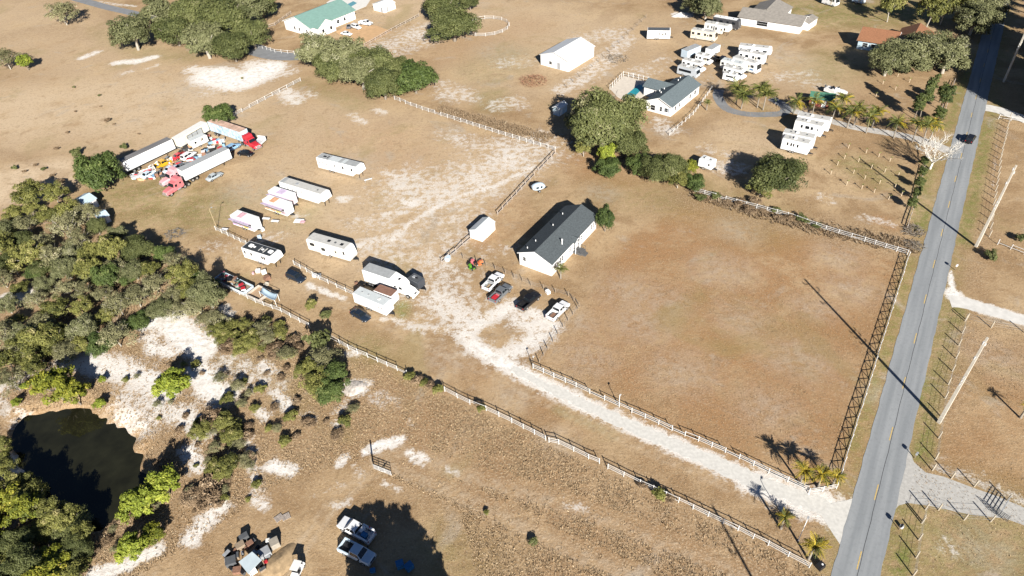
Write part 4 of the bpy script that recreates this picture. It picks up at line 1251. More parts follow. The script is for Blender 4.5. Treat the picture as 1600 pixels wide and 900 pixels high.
# pool house
t, Y, W_, L_, ro, slp = gable('pool_house', 'white ranch house with grey blue roof beside a swimming pool', (1009.5, 172), (1047.5, 182.5), (1087, 146), 3.0, 4.7, SIDING, SHINGLE2,
      front=[('w', 1.0, 1.9, 1.1, 2.2), ('w', 2.8, 3.5, .9, 2.2), ('w', 5.0, 6.4, .6, 2.1)],
      side=[('w', 2.0, 3.0, 1.0, 2.2), ('w', 4.6, 5.4, 1.0, 2.2), ('d', 7.6, 8.6, .1, 2.2), ('w', 11.0, 12.0, 1.0, 2.2), ('w', 14.0, 15.2, 1.0, 2.2)], over=.4, trim=WHITE)
bw = MB()
bw.add([(8.0, Y(W_ + .01), 0), (13.6, Y(W_ + .01), 0), (13.6, Y(W_ + 5.4), 0), (8, Y(W_ + 5.4), 0), (8, Y(W_ + .01), 2.9), (13.6, Y(W_ + .01), 2.9), (13.6, Y(W_ + 5.4), 2.9), (8, Y(W_ + 5.4), 2.9)],
       [(0, 1, 5, 4), (1, 2, 6, 5), (2, 3, 7, 6), (3, 0, 4, 7), (4, 5, 6, 7)])
bw.build('wing_wall', SIDING, t)
wr_ = MB()
for sg in (-1, 1):
    wr_.plate((10.8, Y(3.6), 4.35), (10.8, Y(W_ + 5.8), 4.35), (10.8 + sg * 3.2, Y(W_ + 5.8), 2.85), (10.8 + sg * 3.2, Y(W_ + .35), 2.85), .14)
wr_.build('wing_roof', SHINGLE2, t)
for xx, yy in ((8.3, 9.5), (9.4, 11.0)):
    MB().box(xx - .4, xx + .4, min(Y(W_ + 1.2), Y(W_ + 1.25)), max(Y(W_ + 1.2), Y(W_ + 1.25)), 1, 2).build('window', GLASS, t)
for xx, yy in ((4.0, 5.6), (7.2, 6.3), (13.5, 5.2), (16, 5.8), (6.0, 7.1)):
    MB().disc((xx, Y(yy), 3.3 + (W_ - yy) * slp), .13, .4, 8, 'z').build('roof_vent', WHITE, ro)
SHU = mat('blue_shutter', (0.10, 0.16, 0.24), .6)
for yy in (.85, 2.0):
    MB().box(-.06, -.01, min(Y(yy - .18), Y(yy)), max(Y(yy - .18), Y(yy)), 1.05, 2.25).build('shutter', SHU, t)

# brown roofed house and green shed
t, Y, W_, L_, ro, slp = gable('brown_roof_house', 'house with orange brown roof half hidden by road side oaks', (1352, 55), (1338, 76), (1392, 86), 3.0, 5.4, BLUEW, BROWNR,
      side=[('w', 1.5, 3.0, 1.0, 2.2), ('w', 4.0, 5.2, 1.0, 2.2)], front=[('w', 3.0, 4.0, 1.0, 2.2)], over=.5, trim=WHITE, w=9.5)
wr_ = MB()
for sg in (-1, 1):
    wr_.plate((15, Y(4), 5.6), (15, Y(15), 5.6), (15 + sg * 5, Y(15), 3.2), (15 + sg * 5, Y(8), 3.2), .15)
wr_.build('wing_roof', BROWNR, t)
gable('green_roof_shed', 'dull red shed with green roof beside the boat', (1265, 152), (1263, 165), (1300, 171), 2.2, 3.3, REDW, GREENR, side=[('w', .8, 1.6, .8, 1.8, WHITE), ('d', 3.4, 4.4, .1, 1.9)], over=.2, cat='shed', w=4.2)
t, *_ = gable('pool_shed', 'white shed behind the green roofed house', (584, 16), (601, 20.5), (617, 13), 2.4, 3.3, SIDING, WHITEM, front=[('d', .8, 2.0, .1, 2.0, GREYM)], side=[('d', 1.2, 2.2, .1, 2.0, GREYM)], over=.2, cat='shed')
gable('blue_shed', 'pale blue shed in the shade of the left thicket', (117, 322), (139, 331), (154, 321), 2.2, 3.0, SIDING, BLUEW, side=[('w', 1, 1.7, .9, 1.6)], over=.25, cat='shed', w=4.5)
gable('lean_shed', 'low pale blue roofed shelter at the thicket edge', (148, 340), (160, 352), (175, 346), 1.7, 2.3, SIDING, BLUEW, side=[('d', .5, 1.3, .1, 1.5, GREYM)], over=.2, cat='shed', w=3.4)
gable('oak_shed', 'pale blue shed at left foot of the huge oak', (864, 179), (874, 182), (880, 172), 2.2, 2.8, BLUEW, WHITEM, side=[('d', .5, 1.4, .1, 1.9)], over=.2, cat='shed')

# pools and decks
def slab(name, pts, mt, z, th=.1):
    q = [G(*p) for p in pts]
    a = sum(q[i].x * q[(i + 1) % len(q)].y - q[(i + 1) % len(q)].x * q[i].y for i in range(len(q)))
    if a < 0: q = q[::-1]
    return structure(name, MB().flat([(p.x, p.y) for p in q], z - th, z).mesh(name, mt))
DECKB = mat('beige_pool_deck', (0.56, 0.50, 0.42), .85, .08, 1)
POOLW = mat('turquoise_pool_water', (0.03, 0.26, 0.30), .08, .15, .6, spec=.5)
slab('pool_deck', [(953, 139), (974, 119), (1012, 128), (1008, 150), (985, 163), (965, 152)], DECKB, .05)
slab('pool_water', [(973, 153), (998, 132), (1008, 135), (985, 157)], POOLW, .075, .05)
slab('house_pool_deck', [(510, 4), (530, -8), (580, -2), (572, 10), (543, 22)], mat('white_pool_deck', (.62, .60, .56), .85, .06, 1), .05)
slab('house_pool_water', [(533, 12), (552, 2), (558, 5), (540, 16)], mat('pale_pool_water', (.12, .30, .33), .1, .1, .6, spec=.5), .075, .05)
slab('parking_pad', [(525, 50), (537, 42), (563, 38), (588, 40), (612, 49), (570, 72), (548, 70)], mat('orange_clay_pad', (.50, .32, .17), .9, .12, .5), .03, .05)
# ------------------------------------------------------------------ vehicles
PAINT = {}
def paintm(name, c, rough=.25):
    return mat(name + '_car_paint', c, rough, .04, 1, spec=.5)
PW = paintm('white', (.72, .72, .72)); PB = paintm('black', (.012, .012, .014)); PG = paintm('grey', (.13, .14, .15)); PS = paintm('silver', (.32, .36, .38), .3)
PN = paintm('navy', (.014, .022, .036)); PR = paintm('red', (.48, .03, .04)); PP = paintm('faded_red', (.56, .16, .17), .5); PY = paintm('yellow', (.55, .32, .02)); PBL = paintm('light_blue', (.22, .38, .55))
PDR = paintm('pale_blue_white', (.50, .60, .68))

def wheels(t, xs, track, r, w, rim=RIM, dual=False):
    for x in xs:
        for s in (-1, 1):
            y = s * track / 2
            o = MB().disc((x, y, r), r, w * (1.8 if dual else 1), 14).build('wheel', TYRE, t)
            MB().disc((x, y + s * w * (.92 if dual else .51), r), r * .6, .03, 10).build('rim', rim, o)

def place(rear, front, z=.8, L_=None):
    """centre line ends, read at height z"""
    a, b = G(*rear, z), G(*front, z)
    d = b - a
    c = (a + b) / 2
    return Vector((c.x, c.y, 0)), math.atan2(d.y, d.x), d.length

def sec(x, hw, zb, zt, hwt=None, sh=.25):
    """ring across the car at x: sill, belt, top"""
    hwt = hw * .86 if hwt is None else hwt
    zm = zb + (zt - zb) * (1 - sh)
    return [(x, -hw * .96, zb), (x, hw * .96, zb), (x, hw, zm), (x, hwt, zt), (x, -hwt, zt), (x, -hw, zm)]

def cabin(t, x0, x1, x2, x3, hw, hwt, z0, z1, paint, split=True, name='cabin'):
    """greenhouse: x0 rear foot, x1 rear top, x2 front top, x3 windscreen foot"""
    MB().add([(x0, -hw, z0), (x3, -hw, z0), (x3, hw, z0), (x0, hw, z0), (x1, -hwt, z1), (x2, -hwt, z1), (x2, hwt, z1), (x1, hwt, z1)],
             [(0, 1, 5, 4), (1, 2, 6, 5), (2, 3, 7, 6), (3, 0, 4, 7), (4, 5, 6, 7), (3, 2, 1, 0)]).build(name, paint, t)
    def lp(a, b, k): return tuple(a[i] + (b[i] - a[i]) * k for i in range(3))
    def pane(nm, A, B, C, D, off, k0=.10, k1=.90, m0=.06, m1=.94):
        a, b = lp(A, B, m0), lp(A, B, m1); d, c = lp(D, C, m0), lp(D, C, m1)
        q = [lp(a, d, k0), lp(b, c, k0), lp(b, c, k1), lp(a, d, k1)]
        n = (Vector(q[1]) - Vector(q[0])).cross(Vector(q[3]) - Vector(q[0])).normalized()
        if n.dot(Vector(off)) < 0: q = [q[1], q[0], q[3], q[2]]
        MB().plate(*q, .012).build(nm, GLASS, t)
    pane('windscreen', (x3, -hw, z0), (x3, hw, z0), (x2, hwt, z1), (x2, -hwt, z1), (1, 0, .3))
    pane('rear_window', (x0, -hw, z0), (x0, hw, z0), (x1, hwt, z1), (x1, -hwt, z1), (-1, 0, .3))
    for s in (-1, 1):
        A, B, C, D = (x0, s * hw, z0), (x3, s * hw, z0), (x2, s * hwt, z1), (x1, s * hwt, z1)
        if split:
            pane('side_window', A, B, C, D, (0, s, .2), .12, .88, .10, .49)
            pane('side_window', A, B, C, D, (0, s, .2), .12, .88, .53, .90)
        else:
            pane('side_window', A, B, C, D, (0, s, .2), .12, .88, .12, .86)

def lamps(t, xf, xr, hw, zf, zr):
    for s in (-1, 1):
        MB().box(xf - .03, xf + .03, s * hw * .78 - .16, s * hw * .78 + .16, zf - .08, zf + .08).build('headlight', LAMPL, t)
        MB().box(xr - .03, xr + .03, s * hw * .84 - .10, s * hw * .84 + .10, zr - .12, zr + .14).build('tail_light', REDL, t)

def pickup(rear, front, paint, label, cargo=None, bedmat=None, L_=5.8, z=.9):
    loc, rz, ln = place(rear, front, z)
    t = thing('pickup_truck', label, 'pickup truck', loc, rz)
    h = L_ / 2
    hw = 1.0
    # nose and cab block
    MB().loft([sec(h - .02, .84, .50, .92, .74), sec(h - .18, .97, .42, 1.05, .86), sec(h - 1.35, hw, .40, 1.16, .90), sec(h - 1.6, hw, .40, 1.18, .92),
               sec(-.62, hw, .40, 1.18, .95)]).build('body', paint, t)
    cabin(t, -.60, -.50, .85, 1.55, .93, .76, 1.16, 1.86, paint)
    # bed: two sides, tailgate, bulkhead, floor
    bd = MB()
    x0, x1 = -h + .12, -.63
    for s in (-1, 1):
        bd.box(x0, x1, min(s * .84, s * hw), max(s * .84, s * hw), .45, 1.22)
    bd.box(x0, x0 + .08, -.84, .84, .55, 1.20).box(x1 - .06, x1, -.84, .84, .55, 1.20)
    bd.build('bed_sides', paint, t)
    MB().box(x0 + .08, x1 - .06, -.84, .84, .55, .64).build('bed_floor', bedmat or BLACK, t)
    MB().box(-h - .02, -h + .12, -.95, .95, .42, .62).build('rear_bumper', CHROME, t)
    MB().box(h - .04, h + .08, -.9, .9, .40, .62).build('front_bumper', CHROME, t)
    MB().box(h - .01, h + .02, -.5, .5, .66, .90).build('grille', BLACK, t)
    for s in (-1, 1):
        MB().box(1.15, 1.32, min(s * 1.0, s * 1.22), max(s * 1.0, s * 1.22), 1.14, 1.34).build('wing_mirror', BLACK, t)
    wheels(t, (h - 1.05, -h + 1.25), 1.76, .39, .26)
    lamps(t, h - .03, -h + .1, .98, .82, .95)
    for nm, (a, b, c, d, e, f), m_ in (cargo or []):
        MB().box(a, b, c, d, e, f).build(nm, m_, t)
    return t

def sedan(rear, front, paint, label, L_=4.7, z=.7, suv=False, name=None, cat='car'):
    loc, rz, ln = place(rear, front, z)
    t = thing(name or ('suv' if suv else 'sedan'), label, cat, loc, rz)
    h = L_ / 2; hw = .90
    zt = 1.02 if suv else .90
    MB().loft([sec(-h, .74, .42, .78, .62), sec(-h + .15, .86, .34, zt - .02, .72), sec(-h + .9, hw, .30, zt + .02, .78), sec(0, hw, .28, zt + .02, .80),
               sec(h - 1.3, hw, .30, zt, .78), sec(h - .22, .85, .34, zt - .18, .70), sec(h, .72, .42, zt - .30, .58)]).build('body', paint, t, True)
    if suv:
        cabin(t, -h + .12, -h + .40, .45, 1.15, .80, .66, zt, 1.70, paint)
    else:
        cabin(t, -h + .75, -h + 1.45, .28, 1.05, .79, .60, zt, 1.42, paint)
    wheels(t, (h - .9, -h + .92), 1.58, .33, .22)
    lamps(t, h - .12, -h + .08, .82, zt - .32, zt - .16)
    for s in (-1, 1):
        MB().box(.72, .86, min(s * .88, s * 1.05), max(s * .88, s * 1.05), zt, zt + .14).build('wing_mirror', paint, t)
    return t

def near_edge(p0, p1, Wd):
    """thing whose near lower edge runs from p0 (rear) to p1 (front)"""
    a, b = G(*p0), G(*p1)
    d = (b - a); ln = d.length; d.normalize()
    n = Vector((-d.y, d.x, 0))
    if n.y < 0: n = -n
    c = (a + b) / 2 + n * (Wd / 2)
    near = 1 if (Vector((-d.y, d.x, 0)).dot(n) < 0) else -1     # sign of local y on the camera side
    return c, math.atan2(d.y, d.x), ln, near

def box_openings(t, side_y, items, proud=.012, frame=None):
    for kind_, x0, x1, z0, z1, *m_ in items:
        s = 1 if side_y > 0 else -1
        mt = m_[0] if m_ else (GLASS if kind_ in ('window', 'windscreen') else OFFW)
        MB().box(x0, x1, min(side_y, side_y + s * proud * 2), max(side_y, side_y + s * proud * 2), z0, z1).build(kind_, mt, t)

def camper(p0, p1, label, W_=2.5, H_=3.2, nose='bumper', skin=OFFW, roof=ROOFW, name='travel_trailer', cat='trailer', wins=None, stripe=None, door=True, slide=None,
           roof_items=None, axle=None, roofpatch=None, group=None, L_=None, zf=.55):
    c, rz, ln, near = near_edge(p0, p1, W_)
    if L_: ln = L_
    t = thing(name, label, cat, c, rz, group)
    h = ln / 2
    if nose == 'fifth':      # raised front over the hitch
        prof = [(-h, zf), (h - 2.6, zf), (h - 2.5, 1.55), (h - .35, 1.65), (h, 2.0), (h - .35, H_ - .15), (h - .7, H_), (-h + .05, H_)]
    elif nose == 'round':
        prof = [(-h, zf), (h - .15, zf), (h, 1.0), (h - .05, 1.7), (h - .45, H_ - .35), (h - .9, H_), (-h + .3, H_), (-h, H_ - .3)]
    elif nose == 'classA':
        prof = [(-h, .45), (h - .1, .45), (h, .8), (h - .05, 1.5), (h - .38, H_ - .25), (h - .8, H_), (-h + .1, H_)]
    elif nose == 'classC':
        prof = [(-h, .45), (h - .15, .45), (h, .7), (h - .1, 1.05), (h - 1.15, 1.25), (h - 1.5, 1.95), (h - .75, 2.1), (h - .65, 2.5), (h - 1.0, H_), (-h + .1, H_)]
    else:
        prof = [(-h, zf), (h, zf), (h, H_ - .15), (h - .15, H_), (-h + .05, H_)]
    MB().prism(prof, -W_ / 2, W_ / 2).build('body', skin, t)
    xr0 = -h + .2; xr1 = h - (1.2 if nose in ('fifth', 'classC', 'classA', 'round') else .3)
    ro_ = MB().box(xr0, xr1, -W_ / 2 + .12, W_ / 2 - .12, H_ - .01, H_ + .04).build('roof', roof, t)
    items = roof_items if roof_items is not None else [('air_conditioner', -.15, .75, .9, .32, OFFW), ('roof_vent', -.55, .42, .42, .12, DGREY), ('roof_vent', .45, .42, .42, .12, DGREY)]
    for nm, u, lx, ly, hz, m_ in items:
        x = u * h
        MB().box(x - lx / 2, x + lx / 2, -ly / 2, ly / 2, H_ + .04, H_ + .04 + hz, .06, .06).build(nm, m_, ro_)
    if roofpatch:
        for u0, u1, m_ in roofpatch:
            MB().box(u0 * h, u1 * h, -W_ / 2 + .16, W_ / 2 - .16, H_ + .035, H_ + .048).build('roof_panel', m_, ro_)
    wz0, wz1 = zf + (H_ - zf) * .46, zf + (H_ - zf) * .74
    ws = wins if wins is not None else [(-.80, .10), (-.35, .12), (.15, .08), (.6, .12)]
    for s in (-1, 1):
        y = s * (W_ / 2)
        for u, hwid, *zz in ws:
            a, b = (zz if zz else (wz0, wz1))
            box_openings(t, y, [('window', u * h - hwid * h, u * h + hwid * h, a, b)])
        for z0_, z1_ in ((zf + .10, zf + .17), (H_ - .12, H_ - .07)):
            MB().box(-h + .06, h - (2.7 if nose == 'fifth' and z0_ < 1.5 else 1.3 if nose != 'bumper' else .06), min(y, y + s * .006), max(y, y + s * .006), z0_, z1_).build('trim_line', GREYM, t)
        if stripe:
            for z0, z1, m_ in stripe:
                MB().box(-h + .05, h - (1.3 if nose != 'bumper' else .1), min(y, y + s * .008), max(y, y + s * .008), z0, z1).build('stripe', m_, t)
    if door:
        y = near * W_ / 2
        box_openings(t, y, [('door', .36 * h - .33, .36 * h + .33, zf + .05, zf + 1.95, CREAM)], .015)
        y2 = y + near * .03
        MB().box(.36 * h - .2, .36 * h + .2, min(y2, y2 + near * .01), max(y2, y2 + near * .01), zf + 1.2, zf + 1.75).build('door_window', GLASS, t)
    if slide:
        for u0, u1, dep in slide:
            y = near * W_ / 2
            o = MB().box(u0 * h, u1 * h, min(y, y + near * dep), max(y, y + near * dep), zf + .2, H_ - .4).build('slide_out', skin, t)
            y2 = y + near * dep
            MB().box((u0 + .25 * (u1 - u0)) * h, (u0 + .8 * (u1 - u0)) * h, min(y2, y2 + near * .02), max(y2, y2 + near * .02), wz0, wz1).build('window', GLASS, o)
    if nose in ('classA', 'classC'):
        if nose == 'classA':
            MB().plate((h - .03, -W_ / 2 + .12, 1.52), (h - .03, W_ / 2 - .12, 1.52), (h - .34, W_ / 2 - .15, H_ - .4), (h - .34, -W_ / 2 + .15, H_ - .4), .03).build('windscreen', GLASS, t)
        else:
            MB().plate((h - 1.13, -W_ / 2 + .25, 1.28), (h - 1.13, W_ / 2 - .25, 1.28), (h - 1.47, W_ / 2 - .25, 1.92), (h - 1.47, -W_ / 2 + .25, 1.92), .03).build('windscreen', GLASS, t)
        wheels(t, (h - 1.0, -h + 2.0), W_ - .3, .42, .3, CHROME)
        for s in (-1, 1):
            MB().box(h - .02, h + .03, s * W_ * .36 - .15, s * W_ * .36 + .15, .75, .95).build('headlight', LAMPL, t)
    else:
        ax = axle if axle is not None else (-.25, -.05)
        wheels(t, [u * h for u in ax], W_ - .22, .36, .24, CHROME)
        if nose != 'fifth':
            MB().plate((h, -.55, .45), (h + 1.2, -.04, .45), (h + 1.2, .04, .45), (h, .55, .45), .1).build('hitch', BLACK, t)
            MB().tube([(h + 1.0, 0, 0), (h + 1.0, 0, .6)], [.05, .05], 6).build('jack', BLACK, t)
        else:
            for s in (-1, 1):
                MB().box(h - 1.0, h - .9, s * .7 - .05, s * .7 + .05, 0, 1.66).build('landing_leg', BLACK, t)
    return t, near, h

def cargo_trailer(p0, p1, label, W_=2.6, H_=4.0, skin=WHITE, roof=ROOFM, deck=1.15, axles=(-.75, -.58), legs=True, name='box_trailer', ribs=False):
    c, rz, ln, near = near_edge(p0, p1, W_)
    t = thing(name, label, 'trailer', c, rz)
    h = ln / 2
    MB().box(-h, h, -W_ / 2, W_ / 2, deck, H_).build('box', skin, t)
    MB().box(-h + .03, h - .03, -W_ / 2 + .05, W_ / 2 - .05, H_ - .005, H_ + .035).build('roof', roof, t)
    fr = MB()
    for s in (-1, 1):
        fr.box(-h + .1, h - 1, s * .45 - .06, s * .45 + .06, deck - .28, deck - .001)
    fr.build('chassis', BLACK, t)
    MB().box(-h - .06, -h, -W_ / 2 + .1, W_ / 2 - .1, deck - .5, deck - .35).build('rear_bumper', GREYM, t)
    for s in (-1, 1):
        MB().box(-h - .02, -h, min(s * .03, s * (W_ / 2 - .06)), max(s * .03, s * (W_ / 2 - .06)), deck + .1, H_ - .12).build('rear_door', skin, t)
    MB().box(-h - .012, h + .012, -W_ / 2 - .02, W_ / 2 + .02, deck - .02, deck + .12).build('side_rail', GREYM, t)
    wheels(t, [u * h for u in axles], W_ - .35, .48, .28, CHROME, True)
    if legs:
        for s in (-1, 1):
            MB().box(h * .62, h * .62 + .12, s * .8 - .06, s * .8 + .06, 0, deck).build('landing_leg', BLACK, t)
    return t, near, h

def semi(rear, front, paint, label, sleeper=True, z=1.0):
    loc, rz, ln = place(rear, front, z)
    t = thing('truck_tractor', label, 'truck', loc, rz)
    h = 3.4
    MB().box(-h, 1.0, -.45, .45, .6, .88).build('chassis', BLACK, t)
    MB().loft([sec(1.15, 1.0, .6, 1.75, .85), sec(2.6, .95, .6, 1.62, .75), sec(h - .1, .85, .6, 1.48, .66), sec(h, .8, .65, 1.35, .6)]).build('hood', paint, t)
    MB().add([(-.1, -1.15, .75), (1.25, -1.15, .75), (1.25, 1.15, .75), (-.1, 1.15, .75), (-.1, -1.1, 2.75), (.75, -1.0, 2.7), (.75, 1.0, 2.7), (-.1, 1.1, 2.75)],
             [(0, 1, 5, 4), (1, 2, 6, 5), (2, 3, 7, 6), (3, 0, 4, 7), (4, 5, 6, 7), (3, 2, 1, 0)]).build('cab', paint, t)
    if sleeper:
        MB().prism([(-1.75, .8), (-.11, .8), (-.11, 2.95), (-.5, 3.4), (-1.65, 3.45), (-1.75, 3.3)], -1.15, 1.15).build('sleeper', paint, t)
        for s in (-1, 1):
            MB().box(-1.2, -.7, min(s * 1.15, s * 1.165), max(s * 1.15, s * 1.165), 1.9, 2.4).build('sleeper_window', GLASS, t)
    MB().plate((1.22, -.98, 1.80), (1.22, .98, 1.80), (.82, .9, 2.55), (.82, -.9, 2.55), .03).build('windscreen', GLASS, t)
    for s in (-1, 1):
        MB().box(.1, .72, min(s * 1.14, s * 1.165), max(s * 1.14, s * 1.165), 1.65, 2.35).build('side_window', GLASS, t)
        MB().tube([(-.25 if not sleeper else -1.85, s * 1.0, .9), (-.25 if not sleeper else -1.85, s * 1.0, 3.5)], [.08, .08], 7).build('exhaust_stack', CHROME, t)
        MB().disc((-.2, s * .95, .75), .3, 1.0, 10, 'x').build('fuel_tank', CHROME, t)
        MB().box(h - .05, h + .02, s * .62 - .12, s * .62 + .12, .95, 1.15).build('headlight', LAMPL, t)
        fd = MB(); fd.prism([(h - 1.6, .75), (h - 1.35, 1.12), (h - .5, 1.12), (h - .25, .75)], min(s * .85, s * 1.18), max(s * .85, s * 1.18)); fd.build('fender', paint, t)
    MB().box(h, h + .03, -.5, .5, .8, 1.4).build('grille', CHROME, t)
    MB().box(h - .08, h + .14, -1.1, 1.1, .45, .75).build('bumper', CHROME, t)
    wheels(t, (h - .95,), 2.05, .5, .3, CHROME)
    wheels(t, (-1.75, -2.95), 1.9, .5, .28, CHROME, True)
    return t

# parked pickups by the house
HAY = mat('tan_load', (.36, .26, .16), .9, .3, 5)
TOOL = mat('rusty_load', (.22, .12, .08), .9, .3, 5)
pickup((758.5, 450.5), (782, 427.5), PW, 'white pickup nearest the tractor, first of four by house', [('toolbox', (-1.0, -.75, -.8, .8, .9, 1.25), GREYM), ('lumber', (-2.5, -1.2, -.5, .2, .64, .85), HAY)], ROOFM)
pickup((768.5, 469.5), (795, 445), PG, 'grey pickup with red load in its bed, second of four', [('red_load', (-2.4, -1.3, -.55, .5, .64, 1.15), PR), ('white_bag', (-1.2, -.8, -.4, .4, .64, 1.1), PP)], GREYM)
pickup((812.5, 480.5), (839, 458), PB, 'black pickup on the white sand, third of four')
pickup((858.5, 497), (884.5, 472), PW, 'white pickup with brown load, last of four by the wire fence', [('brown_load', (-2.3, -1.1, -.6, .3, .64, .98), TOOL)], GREYM)
# lower lot
BLUEP = mat('blue_plastic', (.03, .15, .32), .5, .1)
pickup((583, 841.5), (530.5, 812.5), PW, 'white work pickup with blue drum and ladder rack in lower lot', [('blue_drum', (-2.2, -1.4, -.1, .65, .64, 1.45), BLUEP), ('white_tank', (-1.3, -.7, -.8, .2, .64, 1.4), WHITE),
        ('toolbox', (-2.7, -.7, -1.06, -.84, 1.22, 1.45), WHITE), ('toolbox', (-2.7, -.7, .84, 1.06, 1.22, 1.45), WHITE), ('cone', (-2.0, -1.8, -.99, -.89, 1.45, 1.7), PR)], PW, L_=6.0)
pickup((533.5, 850), (580.5, 873.5), PDR, 'plain pale pickup with empty black bed in lower lot', None, BLACK, L_=5.6)
# cars on the lane
sedan((448.5, 427), (475.5, 438.5), PN, 'dark navy car parked on the lane below the black roofed camper', suv=True)
sedan((550, 484.5), (576, 499), PN, 'dark blue sedan beside the long white trailer by the lane')
sedan((1512.5, 222.5), (1520.5, 210.5), PB, 'dark car driving on the road near the palm driveway', suv=True)
# cars at the green roofed house
sedan((531.5, 50.5), (551, 53.5), PW, 'white sedan lowest on the orange pad of the green house')
sedan((548, 39), (565, 44.5), PW, 'white car in the middle on the orange pad', suv=True)
pickup((560, 33.5), (582, 36.5), PW, 'white pickup highest on the orange pad')
sedan((543, 45), (547.5, 37.5), PG, 'dark cart like car against the green house wall', L_=3.2)

# the open lot: campers and trucks
TAN = mat('tan_stripe', (.36, .28, .2), .5)
BLKR = mat('dark_rubber_roof', (.035, .04, .045), .6, .2, 1)
camper((383.5, 405), (434, 421.5), 'white camper with black roof and white vents beside white fence', 2.7, 3.3, 'fifth', WHITE, BLKR,
       wins=[(-.85, .05), (-.45, .05), (.22, .05), (.36, .05)], door=False,
       roof_items=[('air_conditioner', -.6, .9, .9, .3, WHITE), ('roof_vent', -.4, .45, .45, .15, WHITE), ('air_conditioner', .58, .9, .9, .3, WHITE), ('roof_vent', .1, .5, .5, .12, WHITE),
                   ('walk_panel', .25, .35, 1.6, .03, ROOFW), ('walk_panel', -.05, .3, 1.4, .03, ROOFW)], axle=(-.1, .1))
camper((483.5, 392.5), (549, 411.5), 'cream camper with front window standing alone above white box truck', 2.6, 3.5, 'round', OFFW, ROOFW, wins=[(-.75, .11), (.74, .04)],
       slide=[(-.32, .02, .55)], roof_items=[('roof_hatch', -.05, .75, .75, .08, BLACK), ('roof_hatch', .55, .75, .75, .08, BLACK), ('roof_vent', .25, .5, .5, .1, DGREY)],
       stripe=[(2.0, 2.06, GREYM)], axle=(-.15, .03))
camper((498.5, 264.5), (565, 281.5), 'long white bunk trailer with grey roof patches, uppermost in the lot', 2.5, 3.6, 'fifth', WHITE, ROOFM, name='bunk_trailer',
       wins=[(-.88, .014), (-.72, .014), (-.55, .014), (-.28, .014), (-.16, .02), (.22, .035), (.62, .035)], door=False,
       roof_items=[('roof_vent', -.7, .9, .6, .12, BLACK), ('roof_vent', -.55, .3, 1.2, .08, BLACK)], roofpatch=[(-.45, .0, SILVR), (.15, .3, SILVR)], axle=(-.45, -.3))
camper((441, 303), (511, 325), 'long white bunk trailer with row of narrow windows beside carnival trailers', 2.5, 3.6, 'fifth', WHITE, ROOFW, name='bunk_trailer',
       wins=[(-.62, .012), (-.42, .012), (-.22, .012), (.0, .012), (.45, .012)], door=False,
       roof_items=[('roof_vent', -.3, .9, .9, .1, GREYM), ('roof_rail', .2, 1.6, .1, .05, GREYM), ('roof_vent', .6, .4, .4, .1, DGREY)], roofpatch=[(-.95, -.8, ROOFM)], axle=(-.45, -.3))
# carnival stands
PURP = mat('purple_panel', (.46, .30, .50), .5, .3, 2); PINK = mat('pink_panel', (.62, .38, .42), .5, .25, 2); ORNG = mat('orange_panel', (.62, .34, .20), .5, .3, 2)
YELP = mat('yellow_panel', (.58, .40, .12), .5, .2, 2); LILAC = mat('lilac_panel', (.56, .46, .60), .5, .2, 2)
def stand(p0, p1, label, main, accents, W_=2.4, H_=3.1):
    c, rz, ln, near = near_edge(p0, p1, W_)
    t = thing('concession_trailer', label, 'food trailer', c, rz)
    h = ln / 2
    MB().box(-h, h, -W_ / 2, W_ / 2, .55, H_).build('body', main, t)
    MB().box(-h - .05, h + .05, -W_ / 2 - .05, W_ / 2 + .05, H_, H_ + .12).build('roof', WHITE, t)
    for i, m_ in enumerate(accents):
        a = -h + (2 * h) * i / len(accents)
        b = a + 2 * h / len(accents)
        y = near * W_ / 2
        MB().box(a + .08, b - .08, min(y, y + near * .03), max(y, y + near * .03), .75, 1.75).build('side_panel', m_, t)
        sg = MB(); sg.box(a + .08, b - .08, -W_ / 2 + .2, W_ / 2 - .2, H_ + .121, H_ + .18); sg.build('roof_sign', accents[i] if i == 1 else WHITE, t)
    y = near * W_ / 2
    MB().box(-h + .4, h - .5, min(y, y + near * .02), max(y, y + near * .02), 1.8, 2.5).build('serving_window', BLACK, t)
    MB().plate((-h + .3, y, 2.65), (h - .4, y, 2.65), (h - .4, y + near * 1.1, 2.9), (-h + .3, y + near * 1.1, 2.9), .05).build('awning_flap', LILAC, t)
    MB().box(-h + .4, h - .5, min(y, y + near * .45), max(y, y + near * .45), 1.66, 1.72).build('counter', CHROME, t)
    wheels(t, (-.1 * h, .12 * h), W_ - .1, .34, .22)
    MB().plate((h, -.5, .5), (h + 1.2, -.04, .5), (h + 1.2, .04, .5), (h, .5, .5), .1).build('hitch', BLACK, t)
    return t
stand((366, 353.5), (399, 365), 'purple and pink carnival food trailer, nearest the white fence', WHITE, [PURP, PINK, YELP, LILAC])
stand((415.5, 329), (450, 341), 'orange carnival food trailer beside folding tables', WHITE, [ORNG, ORNG, YELP, PINK])
stand((424, 315.5), (456, 326), 'pale pink carnival food trailer behind the orange one', mat('pale_pink_panel', (.62, .52, .55), .5, .1), [PINK, LILAC, WHITE])

